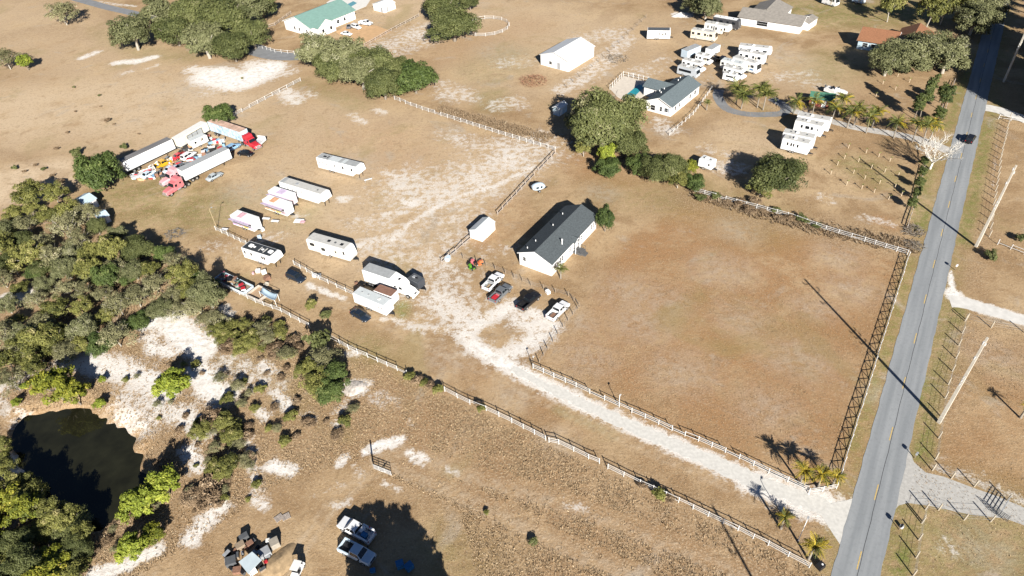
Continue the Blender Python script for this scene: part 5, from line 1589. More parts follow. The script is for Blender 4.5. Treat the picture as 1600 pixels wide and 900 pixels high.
# white box truck and its neighbours
t, near, h = cargo_trailer((571, 444.5), (613, 459), 'white cargo box of the truck beside the brown roofed trailer', 2.6, 4.0, WHITE, ROOFM, 1.0, (-.62, -.4), False)
t['label'] = 'white box truck with sloped cab parked above the brown roofed trailer'; t.name = 'box_truck'; t['category'] = 'truck'
hh = h
MB().prism([(hh + .05, .9), (hh + 3.0, .9), (hh + 3.0, 2.55), (hh + 2.35, 3.2), (hh + .35, 3.95), (hh + .05, 3.95)], -1.2, 1.2).build('cab', WHITE, t)
MB().loft([[(hh + 3.0, -1.05, .7), (hh + 3.0, 1.05, .7), (hh + 3.0, 1.0, 1.95), (hh + 3.0, -1.0, 1.95)],
           [(hh + 4.6, -.95, .7), (hh + 4.6, .95, .7), (hh + 4.6, .82, 1.65), (hh + 4.6, -.82, 1.65)],
           [(hh + 5.1, -.85, .75), (hh + 5.1, .85, .75), (hh + 5.1, .65, 1.35), (hh + 5.1, -.65, 1.35)]]).build('hood', WHITE, t)
MB().plate((hh + 3.0, -1.05, 2.0), (hh + 3.0, 1.05, 2.0), (hh + 2.75, 1.05, 2.75), (hh + 2.75, -1.05, 2.75), .03).build('windscreen', GLASS, t)
for s in (-1, 1):
    MB().box(hh + 2.0, hh + 2.75, min(s * 1.2, s * 1.22), max(s * 1.2, s * 1.22), 1.95, 2.55).build('side_window', GLASS, t)
    MB().box(hh + .8, hh + 1.3, min(s * 1.2, s * 1.22), max(s * 1.2, s * 1.22), 2.1, 2.5).build('sleeper_window', GLASS, t)
    MB().box(hh + 5.05, hh + 5.12, s * .7 - .14, s * .7 + .14, 1.0, 1.2).build('headlight', LAMPL, t)
MB().box(hh + 5.1, hh + 5.13, -.4, .4, .85, 1.3).build('grille', BLACK, t)
MB().box(hh + 4.95, hh + 5.25, -1.1, 1.1, .42, .75).build('bumper', WHITE, t)
MB().box(hh + 1.35, hh + 1.8, -.3, .3, 3.55, 3.62).build('roof_hatch', BLACK, t)
wheels(t, (hh + 3.9,), 2.1, .48, .3, CHROME)
cargo_trailer((587.5, 470.5), (614.5, 480.5), 'small white trailer with brown rusted roof beside the box truck', 2.2, 2.9, WHITE, mat('rust_brown_roof', (.22, .12, .085), .8, .15, 1.5), .55, (-.2, .05), False, 'utility_trailer')
camper((555, 475.5), (604.5, 496.5), 'long white trailer with pale blue tinged roof by dark blue sedan', 2.4, 3.0, 'bumper', WHITE, SILVR, wins=[(.62, .02), (.8, .02)], door=False,
       roof_items=[('roof_vent', .45, .5, .5, .12, OFFW), ('roof_vent', -.2, .4, .4, .12, ROOFM), ('roof_vent', -.6, .4, .4, .12, ROOFM)], axle=(-.2, 0), name='utility_trailer')
t, near, h = camper((641, 448.5), (653, 455), 'small dark grey enclosed trailer in front of the box truck', 2.0, 2.4, 'bumper', mat('charcoal_skin', (.05, .055, .065), .5), DGREY,
       wins=[], door=False, roof_items=[('roof_vent', .1, .8, .3, .2, BLACK), ('spare_wheel', -.3, .7, .7, .2, GREYM)], axle=(0,), name='utility_trailer', L_=3.0)

# dome camper by the cross fence
loc = G(841, 298)
t = thing('pod_camper', 'small rounded pale blue camper pod above the farmhouse', 'camper', loc, .3)
secs = []
for k in range(7):
    x = -1.6 + 3.2 * k / 6
    s = math.sqrt(max(.05, 1 - (x / 1.75) ** 2))
    secs.append([(x, math.cos(a) * 1.15 * (.55 + .45 * s), 1.25 + math.sin(a) * .95 * s) for a in [i * 2 * math.pi / 12 for i in range(12)]])
MB().loft(secs).build('body', PDR, t, True)
for s in (-1, 1):
    MB().box(-.9, -.2, s * 1.12 - .03, s * 1.12 + .03, 1.3, 1.8).build('window', GLASS, t)
    MB().box(.2, .75, s * 1.12 - .03, s * 1.12 + .03, 1.3, 1.8).build('window', GLASS, t)
wheels(t, (0,), 1.8, .32, .2)
MB().plate((1.5, -.4, .45), (2.5, -.04, .45), (2.5, .04, .45), (1.5, .4, .45), .08).build('hitch', BLACK, t)

# ------------------------------------------------------------------ junk yard ring of trailers
DARKTOP = mat('streaked_dark_roof', (.16, .155, .155), .8, .35, .5, streak=(.2, 3, 1))
cargo_trailer((201.5, 274), (277, 237.5), 'long white trailer with dark streaked roof on left of junk yard', 2.6, 4.0, WHITE, DARKTOP)
cargo_trailer((293, 288.5), (365, 253), 'long white trailer with plain grey roof on right of junk yard', 2.6, 4.0, WHITE, ROOFM)
t, near, h = cargo_trailer((285, 236), (330, 209), 'cream open sided trailer with steel window frame in junk yard', 2.6, 3.6, CREAM, OFFW)
y = near * 1.3
MB().box(-h * .45, h * .55, min(y, y + near * .05), max(y, y + near * .05), 1.5, 3.2).build('open_side', ROOFM, t)
fr = MB()
for u in (-.45, -.12, .21, .55):
    fr.box(u * h - .04, u * h + .04, min(y + near * .051, y + near * .12), max(y + near * .051, y + near * .12), 1.5, 3.2)
fr.box(-.45 * h, .55 * h, min(y + near * .051, y + near * .12), max(y + near * .051, y + near * .12), 3.16, 3.24)
fr.build('steel_frame', BLACK, t)
MURAL = mat('blue_white_mural', (.42, .56, .66), .5, .5, 1.2); ORR = mat('orange_stained_roof', (.50, .34, .26), .7, .35, .8)
cargo_trailer((331, 209.5), (381, 227), 'blue and white painted trailer at back of junk yard', 2.6, 4.0, MURAL, ORR)
camper((303, 235), (327.5, 223.5), 'small white camper inside the junk yard ring', 2.2, 2.7, 'bumper', OFFW, SILVR, wins=[(-.5, .12), (.3, .15)], axle=(-.1,), roof_items=[])
semi((287, 285), (262, 300), PP, 'faded red truck tractor lowest in the junk yard')
semi((281, 272), (258, 284), paintm('chalky_pink', (.60, .33, .35), .6), 'chalky pink truck tractor behind the faded red one')
semi((380, 218), (405, 230), PR, 'bright red truck tractor at right end of junk yard')
# white flatbed wreck carrier
def flatbed(p0, p1, label, W_=2.5):
    c, rz, ln, near = near_edge(p0, p1, W_)
    t = thing('flatbed_trailer', label, 'trailer', c, rz)
    h = ln / 2
    MB().box(-h, h, -W_ / 2, W_ / 2, .75, .9).build('deck', mat('pale_deck', (.5, .5, .5), .7, .2, 2), t)
    for s in (-1, 1):
        MB().box(-h, h, min(s * W_ / 2, s * (W_ / 2 + .08)), max(s * W_ / 2, s * (W_ / 2 + .08)), .7, 1.05).build('side_rail', WHITE, t)
    MB().box(h - .1, h, -W_ / 2, W_ / 2, .9, 1.9).build('headboard', WHITE, t)
    wheels(t, (-.55 * h, -.35 * h), W_ - .3, .4, .25)
    for s in (-1, 1):
        MB().box(.6 * h, .6 * h + .1, s * .7 - .05, s * .7 + .05, 0, .75).build('landing_leg', BLACK, t)
    return t
flatbed((208, 284), (246, 271), 'white flatbed trailer with scrap at lower left of junk yard')
flatbed((405, 233), (417, 222), 'pale flatbed behind the bright red truck tractor', 2.4)
pickup((246, 259), (260, 252), PY, 'yellow wrecked truck in the junk yard', L_=5.0)
sedan((272, 247), (288, 238), PR, 'red car in the junk yard beside the dark roofed trailer')
sedan((288, 247), (301, 239), PW, 'white car beside the red car in junk yard', suv=True)
sedan((279, 262), (292, 255), PG, 'dark grey car wreck in the middle of the junk yard')
sedan((357, 234), (371, 226), PBL, 'light blue van at the back of the junk yard', suv=True, name='van', cat='van')
sedan((376, 238), (391, 240), PB, 'dark car next to the bright red truck tractor')
sedan((324.5, 280.5), (345, 269.5), PS, 'silver green car outside the plain grey roofed junk yard trailer')
sedan((226, 275), (238, 268), PDR, 'pale blue wreck on the flatbed in the junk yard')
sedan((262, 266), (272, 260), PDR, 'pale car wreck between yellow truck and pink tractor')

# ------------------------------------------------------------------ motorhomes of the storage lot
STR = [(1.35, 1.45, TAN)]
BLUES = [(1.0, 1.5, mat('blue_swoosh', (.10, .22, .40), .4))]
SIL = mat('silver_skin', (.42, .45, .48), .35, .05)
camper((1078, 61), (1117, 67), 'cream motorhome nearest the long barn, lowest of three', 2.5, 3.3, 'classA', mat('beige_gelcoat', (.62, .56, .46), .4), ROOFW, name='motorhome', cat='motorhome', stripe=STR)
camper((1099, 51), (1138.5, 58), 'white camper with black door, middle of three near long barn', 2.5, 3.5, 'fifth', OFFW, ROOFW, wins=[(-.7, .05), (-.4, .05), (.6, .06)], slide=[(-.15, .1, .5)])
camper((1112, 41), (1153, 48.5), 'black sided motorhome with white roof by the long barn', 2.5, 3.4, 'classA', mat('dark_skin', (.06, .06, .065), .4), WHITE, name='motorhome', cat='motorhome', door=False)
camper((1010.5, 62), (1046.5, 62.5), 'white house trailer with dark roof and porch', 3.0, 3.2, 'bumper', WHITE, DGREY, wins=[(-.2, .02), (.1, .05), (.6, .05)], roof_items=[], zf=.4, name='mobile_home', cat='mobile home')
camper((1057, 116.5), (1087.5, 124.5), 'silver bus with dark window band, lowest on left of lot', 2.4, 2.9, 'classA', SIL, ROOFW, name='shuttle_bus', cat='bus', wins=[(-.2, .62, 1.5, 2.25)], door=False)
camper((1064, 107), (1097, 115.5), 'white motorhome just behind the silver bus', 2.4, 3.0, 'classC', WHITE, ROOFW, name='motorhome', cat='motorhome', stripe=BLUES)
camper((1085, 98), (1109, 103.5), 'short white motorhome beside the grey roofed storage boxes', 2.4, 2.9, 'classC', WHITE, ROOFW, name='motorhome', cat='motorhome')
cargo_trailer((1073, 94), (1094, 85), 'pale grey storage trailer, left of two in lot', 2.6, 2.9, PDR, ROOFM, .5, (-.1, .15), False, 'utility_trailer')
cargo_trailer((1111, 91), (1124, 83), 'pale grey storage trailer, right of two in lot', 2.4, 2.8, WHITE, ROOFM, .5, (-.1, .15), False, 'utility_trailer')
pickup((1118, 90), (1138, 95), PB, 'black pickup among the stored motorhomes')
camper((1152, 88), (1203, 94), 'white long camper farthest back in right row of lot', 2.5, 3.6, 'fifth', WHITE, ROOFW)
camper((1152, 96), (1192, 103.5), 'white camper second from back in right row of lot', 2.5, 3.4, 'bumper', WHITE, ROOFW)
camper((1142, 105), (1181, 117.5), 'large white motorhome with blue nose in right row of lot', 2.5, 3.4, 'classA', WHITE, ROOFW, name='motorhome', cat='motorhome', stripe=BLUES)
camper((1124, 108), (1161, 117), 'pale grey camper left of the blue nosed motorhome', 2.4, 3.1, 'round', OFFW, SILVR)
camper((1128, 118), (1160, 127), 'white camper in front row of right part of lot', 2.4, 3.0, 'classC', WHITE, ROOFW, name='motorhome', cat='motorhome')
camper((1128, 125.5), (1151, 130.5), 'white camper van nearest the loop palms', 2.0, 2.4, 'classC', WHITE, ROOFW, wins=[(-.1, .5, 1.4, 1.9)], name='camper_van', cat='van', door=False)
camper((1241, 199), (1293, 208.5), 'white motorhome against the palm driveway, upper of the first pair', 2.6, 3.5, 'bumper', WHITE, ROOFW, wins=[(-.6, .1), (.2, .12), (.6, .08)])
camper((1238, 207), (1281, 217), 'white motorhome with two dark windows, lower of the first pair', 2.6, 3.5, 'bumper', WHITE, ROOFW, wins=[(-.45, .07), (-.05, .14), (.28, .08), (.7, .03)], door=False)
camper((1219, 226), (1268, 236), 'white motorhome in the second pair, upper one', 2.6, 3.5, 'bumper', WHITE, ROOFW, wins=[(-.6, .1), (.2, .12)])
camper((1218.5, 235), (1260, 245), 'white motorhome just above the dark oak, lower of second pair', 2.6, 3.5, 'bumper', WHITE, ROOFW, wins=[(-.55, .06), (-.28, .06), (-.1, .05), (.2, .06)], door=False)
camper((1090, 262), (1110, 269), 'white trailer half hidden behind the hedge', 2.4, 2.6, 'bumper', WHITE, WHITEM, wins=[(.6, .1)], door=False)
camper((1283, 6), (1304, 12), 'white motorhome at the top edge above long barn', 2.5, 3.3, 'classA', WHITE, ROOFW, name='motorhome', cat='motorhome')
camper((1330, 4), (1346, 8), 'pale blue trailer at the top edge right of a motorhome', 2.3, 2.6, 'bumper', PDR, WHITEM)

# boat
loc, rz, ln = place((1290, 139), (1323, 149), .8)
t = thing('motor_boat', 'white open motor boat on a trailer by the green shed', 'boat', loc, rz + math.pi * 0)
h = 3.2
MB().loft([[(-h, -1.1, .6), (-h, 1.1, .6), (-h, 1.2, 1.5), (-h, -1.2, 1.5)], [(0, -1.0, .5), (0, 1.0, .5), (0, 1.25, 1.55), (0, -1.25, 1.55)],
           [(h * .6, -.55, .65), (h * .6, .55, .65), (h * .6, .95, 1.7), (h * .6, -.95, 1.7)], [(h, -.05, 1.1), (h, .05, 1.1), (h, .12, 1.85), (h, -.12, 1.85)]]).build('hull', WHITE, t)
MB().flat([(-h + .2, -1.0), (1.2, -1.05), (1.8, -.7), (1.8, .7), (1.2, 1.05), (-h + .2, 1.0)], 1.56, 1.6).build('deck', OFFW, t)
MB().box(-.4, .6, -.45, .45, 1.6, 2.3, .15, .08).build('console', WHITE, t)
MB().plate((.55, -.4, 2.25), (.55, .4, 2.25), (.35, .35, 2.6), (.35, -.35, 2.6), .03).build('windscreen', GLASS, t)
for s in (-1, 1):
    MB().box(-1.6, -1.1, s * .5 - .28, s * .5 + .28, 1.6, 2.05).build('seat', BLACK, t)
MB().box(-h - .5, -h, -.25, .25, .7, 2.0, .08, .05).build('outboard_motor', DGREY, t)
wheels(t, (-.6,), 2.0, .32, .2)
MB().box(-h, h + .8, -.06, .06, .3, .42).build('trailer_frame', GREYM, t)
# ------------------------------------------------------------------ fences
POSTV = MB().box(-.06, .06, -.06, .06, -.1, 1.3).add([(-.07, -.07, 1.3), (.07, -.07, 1.3), (.07, .07, 1.3), (-.07, .07, 1.3), (0, 0, 1.38)],
                                                          [(3, 2, 1, 0), (0, 1, 4), (1, 2, 4), (2, 3, 4), (3, 0, 4)]).mesh('post', VINYL)
RAILV = MB().box(0, 1, -.02, .02, -.045, .045).mesh('rail', VINYL)
POSTW = MB().tube([(0, 0, -.1), (0, 0, 1.6)], [.09, .08], 6).mesh('post', WOOD)
POSTG = MB().box(-.06, .06, -.06, .06, -.1, 1.3).mesh('post', FWOOD)
RAILG = MB().box(0, 1, -.025, .025, -.075, .075).mesh('rail', FWOOD)
WIRE = MB().box(0, 1, -.008, .008, -.008, .008).mesh('wire', GREYM)
POSTP = MB().tube([(0, 0, -.1), (0, 0, 1.7)], [.11, .10], 7).mesh('post', mat('pale_round_post', (.40, .35, .27), .9, .2, 4))

def fence(pts, label, style='vinyl', gap=2.4, group=None, seed=0, hs=1.0, world=False, skip=(), name=None):
    q = [Vector(p) for p in pts] if world else [G(*p) for p in pts]
    g = random.Random(seed + 3)
    t = thing(name or {'vinyl': 'rail_fence', 'cross': 'crossbuck_fence', 'wood': 'rail_fence', 'wire': 'wire_fence', 'pale': 'wire_fence', 'white2': 'rail_fence'}[style], label, 'fence', q[0])
    pm, rm, zs = {'vinyl': (POSTV, RAILV, (.35, .75, 1.18)), 'cross': (POSTV, RAILV, (.18, 1.22)), 'wood': (POSTG, RAILG, (.45, 1.1)), 'white2': (POSTV, RAILV, (.5, 1.15)),
                  'wire': (POSTW, WIRE, (.5, .95, 1.35)), 'pale': (POSTP, WIRE, (.5, 1.0, 1.5))}[style]
    P_ = []
    for a, b in zip(q[:-1], q[1:]):
        n = max(1, round((b - a).length / gap))
        P_ += [a + (b - a) * (k / n) for k in range(n)]
    P_.append(q[-1])
    P_ = [p + Vector((g.uniform(-.05, .05), g.uniform(-.05, .05), 0)) for p in P_]
    o0 = q[0]
    def beam(a, b, me_, nm):
        d = b - a
        o = link(nm, me_, t, a - o0)
        o.rotation_mode = 'XYZ'
        o.rotation_euler = (0, -math.atan2(d.z, math.hypot(d.x, d.y)), math.atan2(d.y, d.x))
        o.scale = (d.length, 1, 1)
    for k, p in enumerate(P_):
        o = link('post', pm, t, p - o0, g.uniform(-.1, .1))
        o.rotation_euler = (g.uniform(-.03, .03), g.uniform(-.03, .03), o.rotation_euler.z)
        o.scale = (1, 1, hs)
    for k in range(len(P_) - 1):
        if k in skip: continue
        a, b = P_[k], P_[k + 1]
        for j, z in enumerate(zs):
            if style in ('vinyl', 'wood', 'white2') and g.random() < .04: continue
            dz = g.uniform(-.02, .02)
            drop = -.25 if (style in ('vinyl', 'wood') and g.random() < .04) else 0
            beam(a + Vector((0, 0, z * hs + dz)), b + Vector((0, 0, z * hs + dz + drop)), rm, 'rail' if rm is not WIRE else 'wire')
        if style == 'cross':
            beam(a + Vector((0, 0, .2)), b + Vector((0, 0, 1.2)), rm, 'cross_brace')
            beam(a + Vector((0, 0, 1.2)), b + Vector((0, 0, .2)), rm, 'cross_brace')
    return t
fence([(338, 443), (400, 473), (440, 488), (484, 512)], 'white rail fence below the junk filled trailers', seed=1)
fence([(517, 530), (545, 546), (637, 586)], 'white rail fence past the dark tree on the fence line', seed=2)
fence([(695, 612), (735, 632), (760, 642), (800, 661), (853, 688)], 'white rail fence in middle of the lower boundary, ending at the bend', seed=3)
fence([(858, 691), (873, 694), (920, 717), (937, 724)], 'short white rail fence just after the bend', seed=4)
fence([(950, 733), (1000, 757), (1060, 785), (1130, 818), (1200, 853), (1264, 887)], 'white rail fence running to the yellow palm by driveway mouth', seed=5)
fence([(833, 576), (900, 605), (967, 636), (1050, 673), (1133, 707), (1200, 739), (1261, 767)], 'white rail fence on the upper side of the gravel driveway', seed=6)
fence([(1263, 771), (1306, 764)], 'short white fence at the corner by three yellow palms', seed=7)
fence([(1308, 759), (1419, 401)], 'white crossbuck fence along the road with lattice shadow', 'cross', 2.4, seed=8)
fence([(1417, 398), (1350, 378), (1290, 360), (1230, 339), (1150, 318), (1085, 300)], 'white rail fence along the top of the brown field', seed=9)
fence([(617, 156), (660, 172), (720, 191), (790, 213), (868, 236)], 'white rail fence from the oak grove to the huge oak', seed=10)
fence([(868, 240), (835, 275), (800, 312), (778, 336)], 'greyed rail fence between the huge oak and the white shed', 'wood', seed=11)
fence([(735, 374), (712, 394), (690, 412)], 'greyed rail fence below the white shed', 'wood', seed=12)
fence([(704, 401), (745, 410), (790, 428), (830, 447), (888, 463), (906, 480)], 'wooden post wire fence above the four parked pickups', 'wire', 2.6, seed=13, hs=.85)
fence([(903, 483), (880, 511), (856, 546), (843, 568)], 'wooden post wire fence right of the last white pickup', 'wire', 2.3, seed=14, hs=.85)
fence([(338, 360), (386, 383)], 'white rail fence left of the black roofed camper', seed=15)
fence([(460, 414), (500, 437), (555, 463)], 'white rail fence between camper and the long white trailer', seed=16)
fence([(366, 182), (415, 156), (470, 127)], 'white fence behind the junk yard running to oak grove', seed=17, gap=3)
fence([(1508, 502), (1493, 560), (1476, 622), (1461, 718)], 'pale post fence right of the road by the near utility pole', 'pale', 4.0, seed=18)
fence([(1456, 735), (1487, 748), (1522, 760), (1573, 782)], 'round post fence above the grey side lane', 'pale', 4.2, seed=19)
fence([(1441, 815), (1445, 796), (1466, 797), (1506, 812), (1548, 815)], 'round post fence below the grey side lane', 'pale', 5.0, seed=20)
fence([(1440, 818), (1427, 900)], 'pale post fence along the road at lower right', 'pale', 3.4, seed=21)
fence([(1510, 500), (1548, 512), (1600, 520)], 'pale post fence below the white shell driveway', 'pale', 3.6, seed=22)
fence([(1558, 382), (1600, 398)], 'white two rail fence at right edge near the far pole', 'white2', 2.6, seed=23)
fence([(1577, 185), (1562, 250), (1552, 320), (1545, 370)], 'pale post fence right of road below the concrete driveway', 'pale', 3.2, seed=24)
fence([(1560, 186), (1598, 192)], 'white two rail fence below the concrete driveway', 'white2', 2.6, seed=25)
fence([(1444, 262), (1432, 310), (1417, 356)], 'weathered low fence behind small cypresses', 'wood', 2.6, seed=26, hs=.8)
fence([(1491, 128), (1466, 205)], 'weathered fence between slim cypresses and the road', 'wood', 2.6, seed=27, hs=.8)
fence([(570, 73), (612, 49), (655, 26)], 'dark post fence beyond the orange parking pad', 'wood', 3.0, seed=28)
fence([(886, 137), (945, 90), (1010, 28)], 'thin wire fence right of the white barn shed', 'wire', 4.5, seed=29)
fence([(1046, 212), (1083, 180), (1112, 140)], 'white garden fence of the pool house', 'white2', 2.2, seed=30)
fence([(400, 50), (430, 40), (455, 22)], 'dark fence left of the green roofed house', 'wood', 3.0, seed=31)
fence([(398, 72), (430, 82), (470, 86)], 'pale wall like fence along side asphalt lane', 'white2', 2.5, seed=32)
fence([(953, 140), (974, 119), (1013, 128)], 'pale fence around the pool behind the huge oak', 'white2', 1.8, seed=33, hs=1.25)
# solid panels behind the pool
# round pen
c = G(758, 43)
ring = [c + Vector((math.cos(a) * 9, math.sin(a) * 9, 0)) for a in [i * 2 * math.pi / 16 for i in range(17)]]
fence(ring, 'white round pen beside the dark round oak', 'vinyl', 3.6, seed=34, world=True, name='round_pen')
# driveway gate east of the road
def swing_gate(a, b, label, mt, h=1.3):
    A, B = G(*a), G(*b)
    d = B - A
    t = thing('swing_gate', label, 'gate', A, math.atan2(d.y, d.x))
    L_ = d.length
    for i in range(5):
        MB().box(0, L_, -.03, .03, .25 + i * h / 4.6, .31 + i * h / 4.6).build('bar', mt, t)
    for k in (0, .33, .66, 1):
        MB().box(L_ * k - .03, L_ * k + .03, -.035, .035, .2, h + .2).build('upright', mt, t)
    return t
swing_gate((1560, 806), (1574, 783), 'grey steel swing gate across the side lane', GREYM)
swing_gate((1548, 800), (1572, 816), 'dark steel gate leaf beside the side lane', DGREY)
t = swing_gate((584, 733), (612, 744), 'white gate standing alone in the lower lot', VINYL, 1.2)
MB().box(-.09, .09, -.09, .09, 0, 3.0).build('gate_post', WOOD, t)
MB().plate((1.3, -.04, .3), (1.5, -.04, .3), (2.9, -.04, 1.3), (2.7, -.04, 1.3), .05).build('brace', VINYL, t)

# ------------------------------------------------------------------ poles, lamps, mailboxes
CONC = mat('pale_concrete_pole', (.50, .46, .39), .85, .12, 1.5)
INSUL = mat('grey_insulator', (.45, .45, .45), .4)
def utility_pole(p, h, label, az=0.2, r=.26):
    t = thing('utility_pole', label, 'utility pole', (p.x, p.y, 0), az)
    MB().box(-r, r, -r, r, -.5, h, r * .45, r * .45).build('pole', CONC, t)
    for z in (h * .50, h * .54, h * .58):
        MB().tube([(-.75, 0, z), (.75, 0, z)], [.05, .05], 6).build('cross_bar', INSUL, t)
        for s in (-1, 1):
            MB().disc((s * .72, 0, z + .02), .1, .3, 8, 'z').build('insulator', INSUL, t)
    for k, z in enumerate((h * .80, h * .88, h * .96)):
        s = 1 if k % 2 else -1
        MB().tube([(0, 0, z), (s * .9, 0, z + .15)], [.06, .05], 6).build('line_post', INSUL, t)
        MB().disc((s * .95, 0, z + .1), .11, .5, 8, 'z').build('insulator', INSUL, t)
    return t
PA = G(1467, 660); PBp = G(1525, 385); PC = G(1568, 128)
utility_pole(PA, 19.2, 'tall pale concrete pole right of the road, nearest the camera', .6)
utility_pole(PBp, 19.4, 'tall pale concrete pole right of road, above the shell driveway', .6)
utility_pole(PC, 19.4, 'tall pale concrete pole in the shade at the top right', .6)
sd = Vector((math.cos(SUN_AZ), math.sin(SUN_AZ), 0))
tip = G(1113, 790)
utility_pole(tip - sd * (19.3 / math.tan(SUN_EL)), 19.3, 'concrete pole below the picture casting a long shadow on the fence', .3)

def lamp_post(base, h, label, mt=WHITE, arm=.5, head=GREYM):
    p = G(*base)
    t = thing('lamp_post', label, 'lamp post', p, .9)
    MB().tube([(0, 0, 0), (0, 0, h * .9), (arm * .4, 0, h), (arm, 0, h)], [.06, .05, .045, .04], 7).build('post', mt, t)
    MB().box(arm - .05, arm + .35, -.12, .12, h - .06, h + .04).build('lamp_head', head, t)
    MB().box(-.12, .12, -.12, .12, 0, .12).build('base_plate', GREYM, t)
    return t
lamp_post((1247, 845), 5.2, 'slim white lamp post at the driveway mouth')
lamp_post((340, 359), 6.0, 'pale wooden lamp post at the end of fence by carnival trailers', mat('tan_post', (.42, .33, .2), .9, .15, 3))
lamp_post((967, 634), 2.6, 'short post light on the driveway fence', WHITE, .05, LAMPL)
lamp_post((833, 572), 2.3, 'short black post light at the head of driveway fence', BLACK, .05, LAMPL)
def mailbox(base, label, mt):
    p = G(*base)
    t = thing('mailbox', label, 'mailbox', p, .7)
    MB().box(-.05, .05, -.05, .05, 0, 1.05).build('post', WOOD, t)
    MB().prism([(-.3, 1.05), (.3, 1.05), (.3, 1.25), (.24, 1.36), (-.24, 1.36), (-.3, 1.25)], -.14, .14).build('box', mt, t)
    MB().box(.05, .08, .14, .16, 1.2, 1.45).build('flag', PR, t)
mailbox((1405, 828), 'dark mailbox on a post at right road edge below the side lane', BLACK)
mailbox((1492, 422), 'white mailbox by the road above the shell driveway', WHITE)
mailbox((1429, 716), 'pale mailbox by the road at the side lane mouth', GREYM)
p = G(1281, 886)
t = thing('utility_box', 'low black utility box at the driveway mouth', 'utility box', p, .5)
MB().box(-.55, .55, -.45, .45, 0, .75, .06, .06).build('housing', BLACK, t)
MB().disc((.15, -.1, .75), .14, .04, 10, 'z').build('lid', WHITE, t)
p = G(1408, 824)
t = thing('white_bucket', 'white bucket beside the dark mailbox', 'bucket', p)
MB().disc((0, 0, 0), .26, .5, 12, 'z').build('tub', WHITE, t); MB().disc((0, 0, .5), .22, .02, 12, 'z').build('lid', GREYM, t)

# power lines between the poles (drawn taut with sag)
def cable(a, b, z, sag, label, off):
    A = Vector((a.x + off, a.y, z)); B = Vector((b.x + off, b.y, z))
    pts = [A + (B - A) * (k / 12) - Vector((0, 0, sag * 4 * (k / 12) * (1 - k / 12))) for k in range(13)]
    o = MB().tube(pts, [.018] * 13, 4).build('power_line', DGREY)
    tag(o, label, 'power line')

# ------------------------------------------------------------------ yard things
def crate(p, sx, sy, sz, rz, mt, label, name='crate', cat='crate', lid=None):
    t = thing(name, label, cat, p, rz)
    mb = MB()
    mb.box(-sx / 2, sx / 2, -sy / 2, sy / 2, 0, sz)
    mb.build('body', mt, t)
    MB().box(-sx / 2 - .03, sx / 2 + .03, -sy / 2 - .03, sy / 2 + .03, sz, sz + .05).build('lid', lid or mt, t)
    return t
def pallet(p, rz, label, n=6, lift=0):
    t = thing('pallet', label, 'pallet', Vector((p.x, p.y, lift)), rz)
    for i in range(n):
        MB().box(-.6, .6, -.5 + i * .19, -.5 + i * .19 + .11, .1, .13).build('slat', FWOOD, t)
    for k in (-.55, 0, .55):
        MB().box(k - .05, k + .05, -.5, .56, 0, .1).build('bearer', FWOOD, t)
def table(p, rz, label, mt, l=1.9, w=.75):
    t = thing('folding_table', label, 'table', p, rz)
    MB().box(-l / 2, l / 2, -w / 2, w / 2, .70, .75).build('top', mt, t)
    for a in (-1, 1):
        for b in (-1, 1):
            MB().tube([(a * l * .42, b * w * .4, 0), (a * l * .42, b * w * .4, .7)], [.025, .025], 6).build('leg', GREYM, t)
G_ = G
table(G(417, 345), -.25, 'white folding table, left one below the orange food trailer', WHITE)
table(G(431, 349), -.25, 'white folding table, right one below the orange food trailer', WHITE)
table(G(468, 349), -.2, 'white and red sign board table right of the orange food trailer', WHITE, 2.2, 1.6)
p = G(474, 351); t = crate(p + Vector((0, 0, .76)), 1.1, .9, .06, -.2, PINK, 'red painted panel lying on the sign board table', 'sign_panel', 'panel')
table(G(576, 284), .4, 'pale bench table at the end of the uppermost bunk trailer', WHITE, 2.0, .5)
table(G(352, 362), -.25, 'white table beside the fence near the pale lamp post', WHITE, 1.6, .9)
for k, (x, y, m_, s, lb) in enumerate([(404, 425, WHITE, .9, 'white box beside the black roofed camper, left one'), (413, 427, OFFW, 1.0, 'white rounded tank beside the black roofed camper'),
                                    (418, 437, TOOL, 1.2, 'small brown roofed dog house on the lane'), (417, 446, CREAM, .8, 'small cream box below the brown dog house'),
                                    (396, 428, PINK, .5, 'pink toy heap left of white boxes'), (406, 373, PDR, 1.0, 'pale blue crate behind the black roofed camper'),
                                    (410, 360, WHITE, .9, 'white drum shaped box beside purple food trailer'), (492, 432, WHITE, .8, 'white crate by the fence under the cream camper'),
                                    (499, 433, GREYM, .9, 'grey crate by the fence under the cream camper'), (557, 444, TOOL, .6, 'brown lump left of the box truck'),
                                    (570, 446, HAY, .5, 'tan sack left of the box truck'), (700, 406, PDR, 1.2, 'pale blue pump unit at the lower end of greyed fence'),
                                    (742, 412, BLACK, .7, 'black crate behind the green mower'), (856, 458, WHITE, .9, 'white round cooler by the wire fence'),
                                    (840, 375, HAY, .4, 'tan stone below the white shed')]):
    crate(G(x, y), s, s * .8, s * .7, .4 * k, m_, lb, lid=m_)
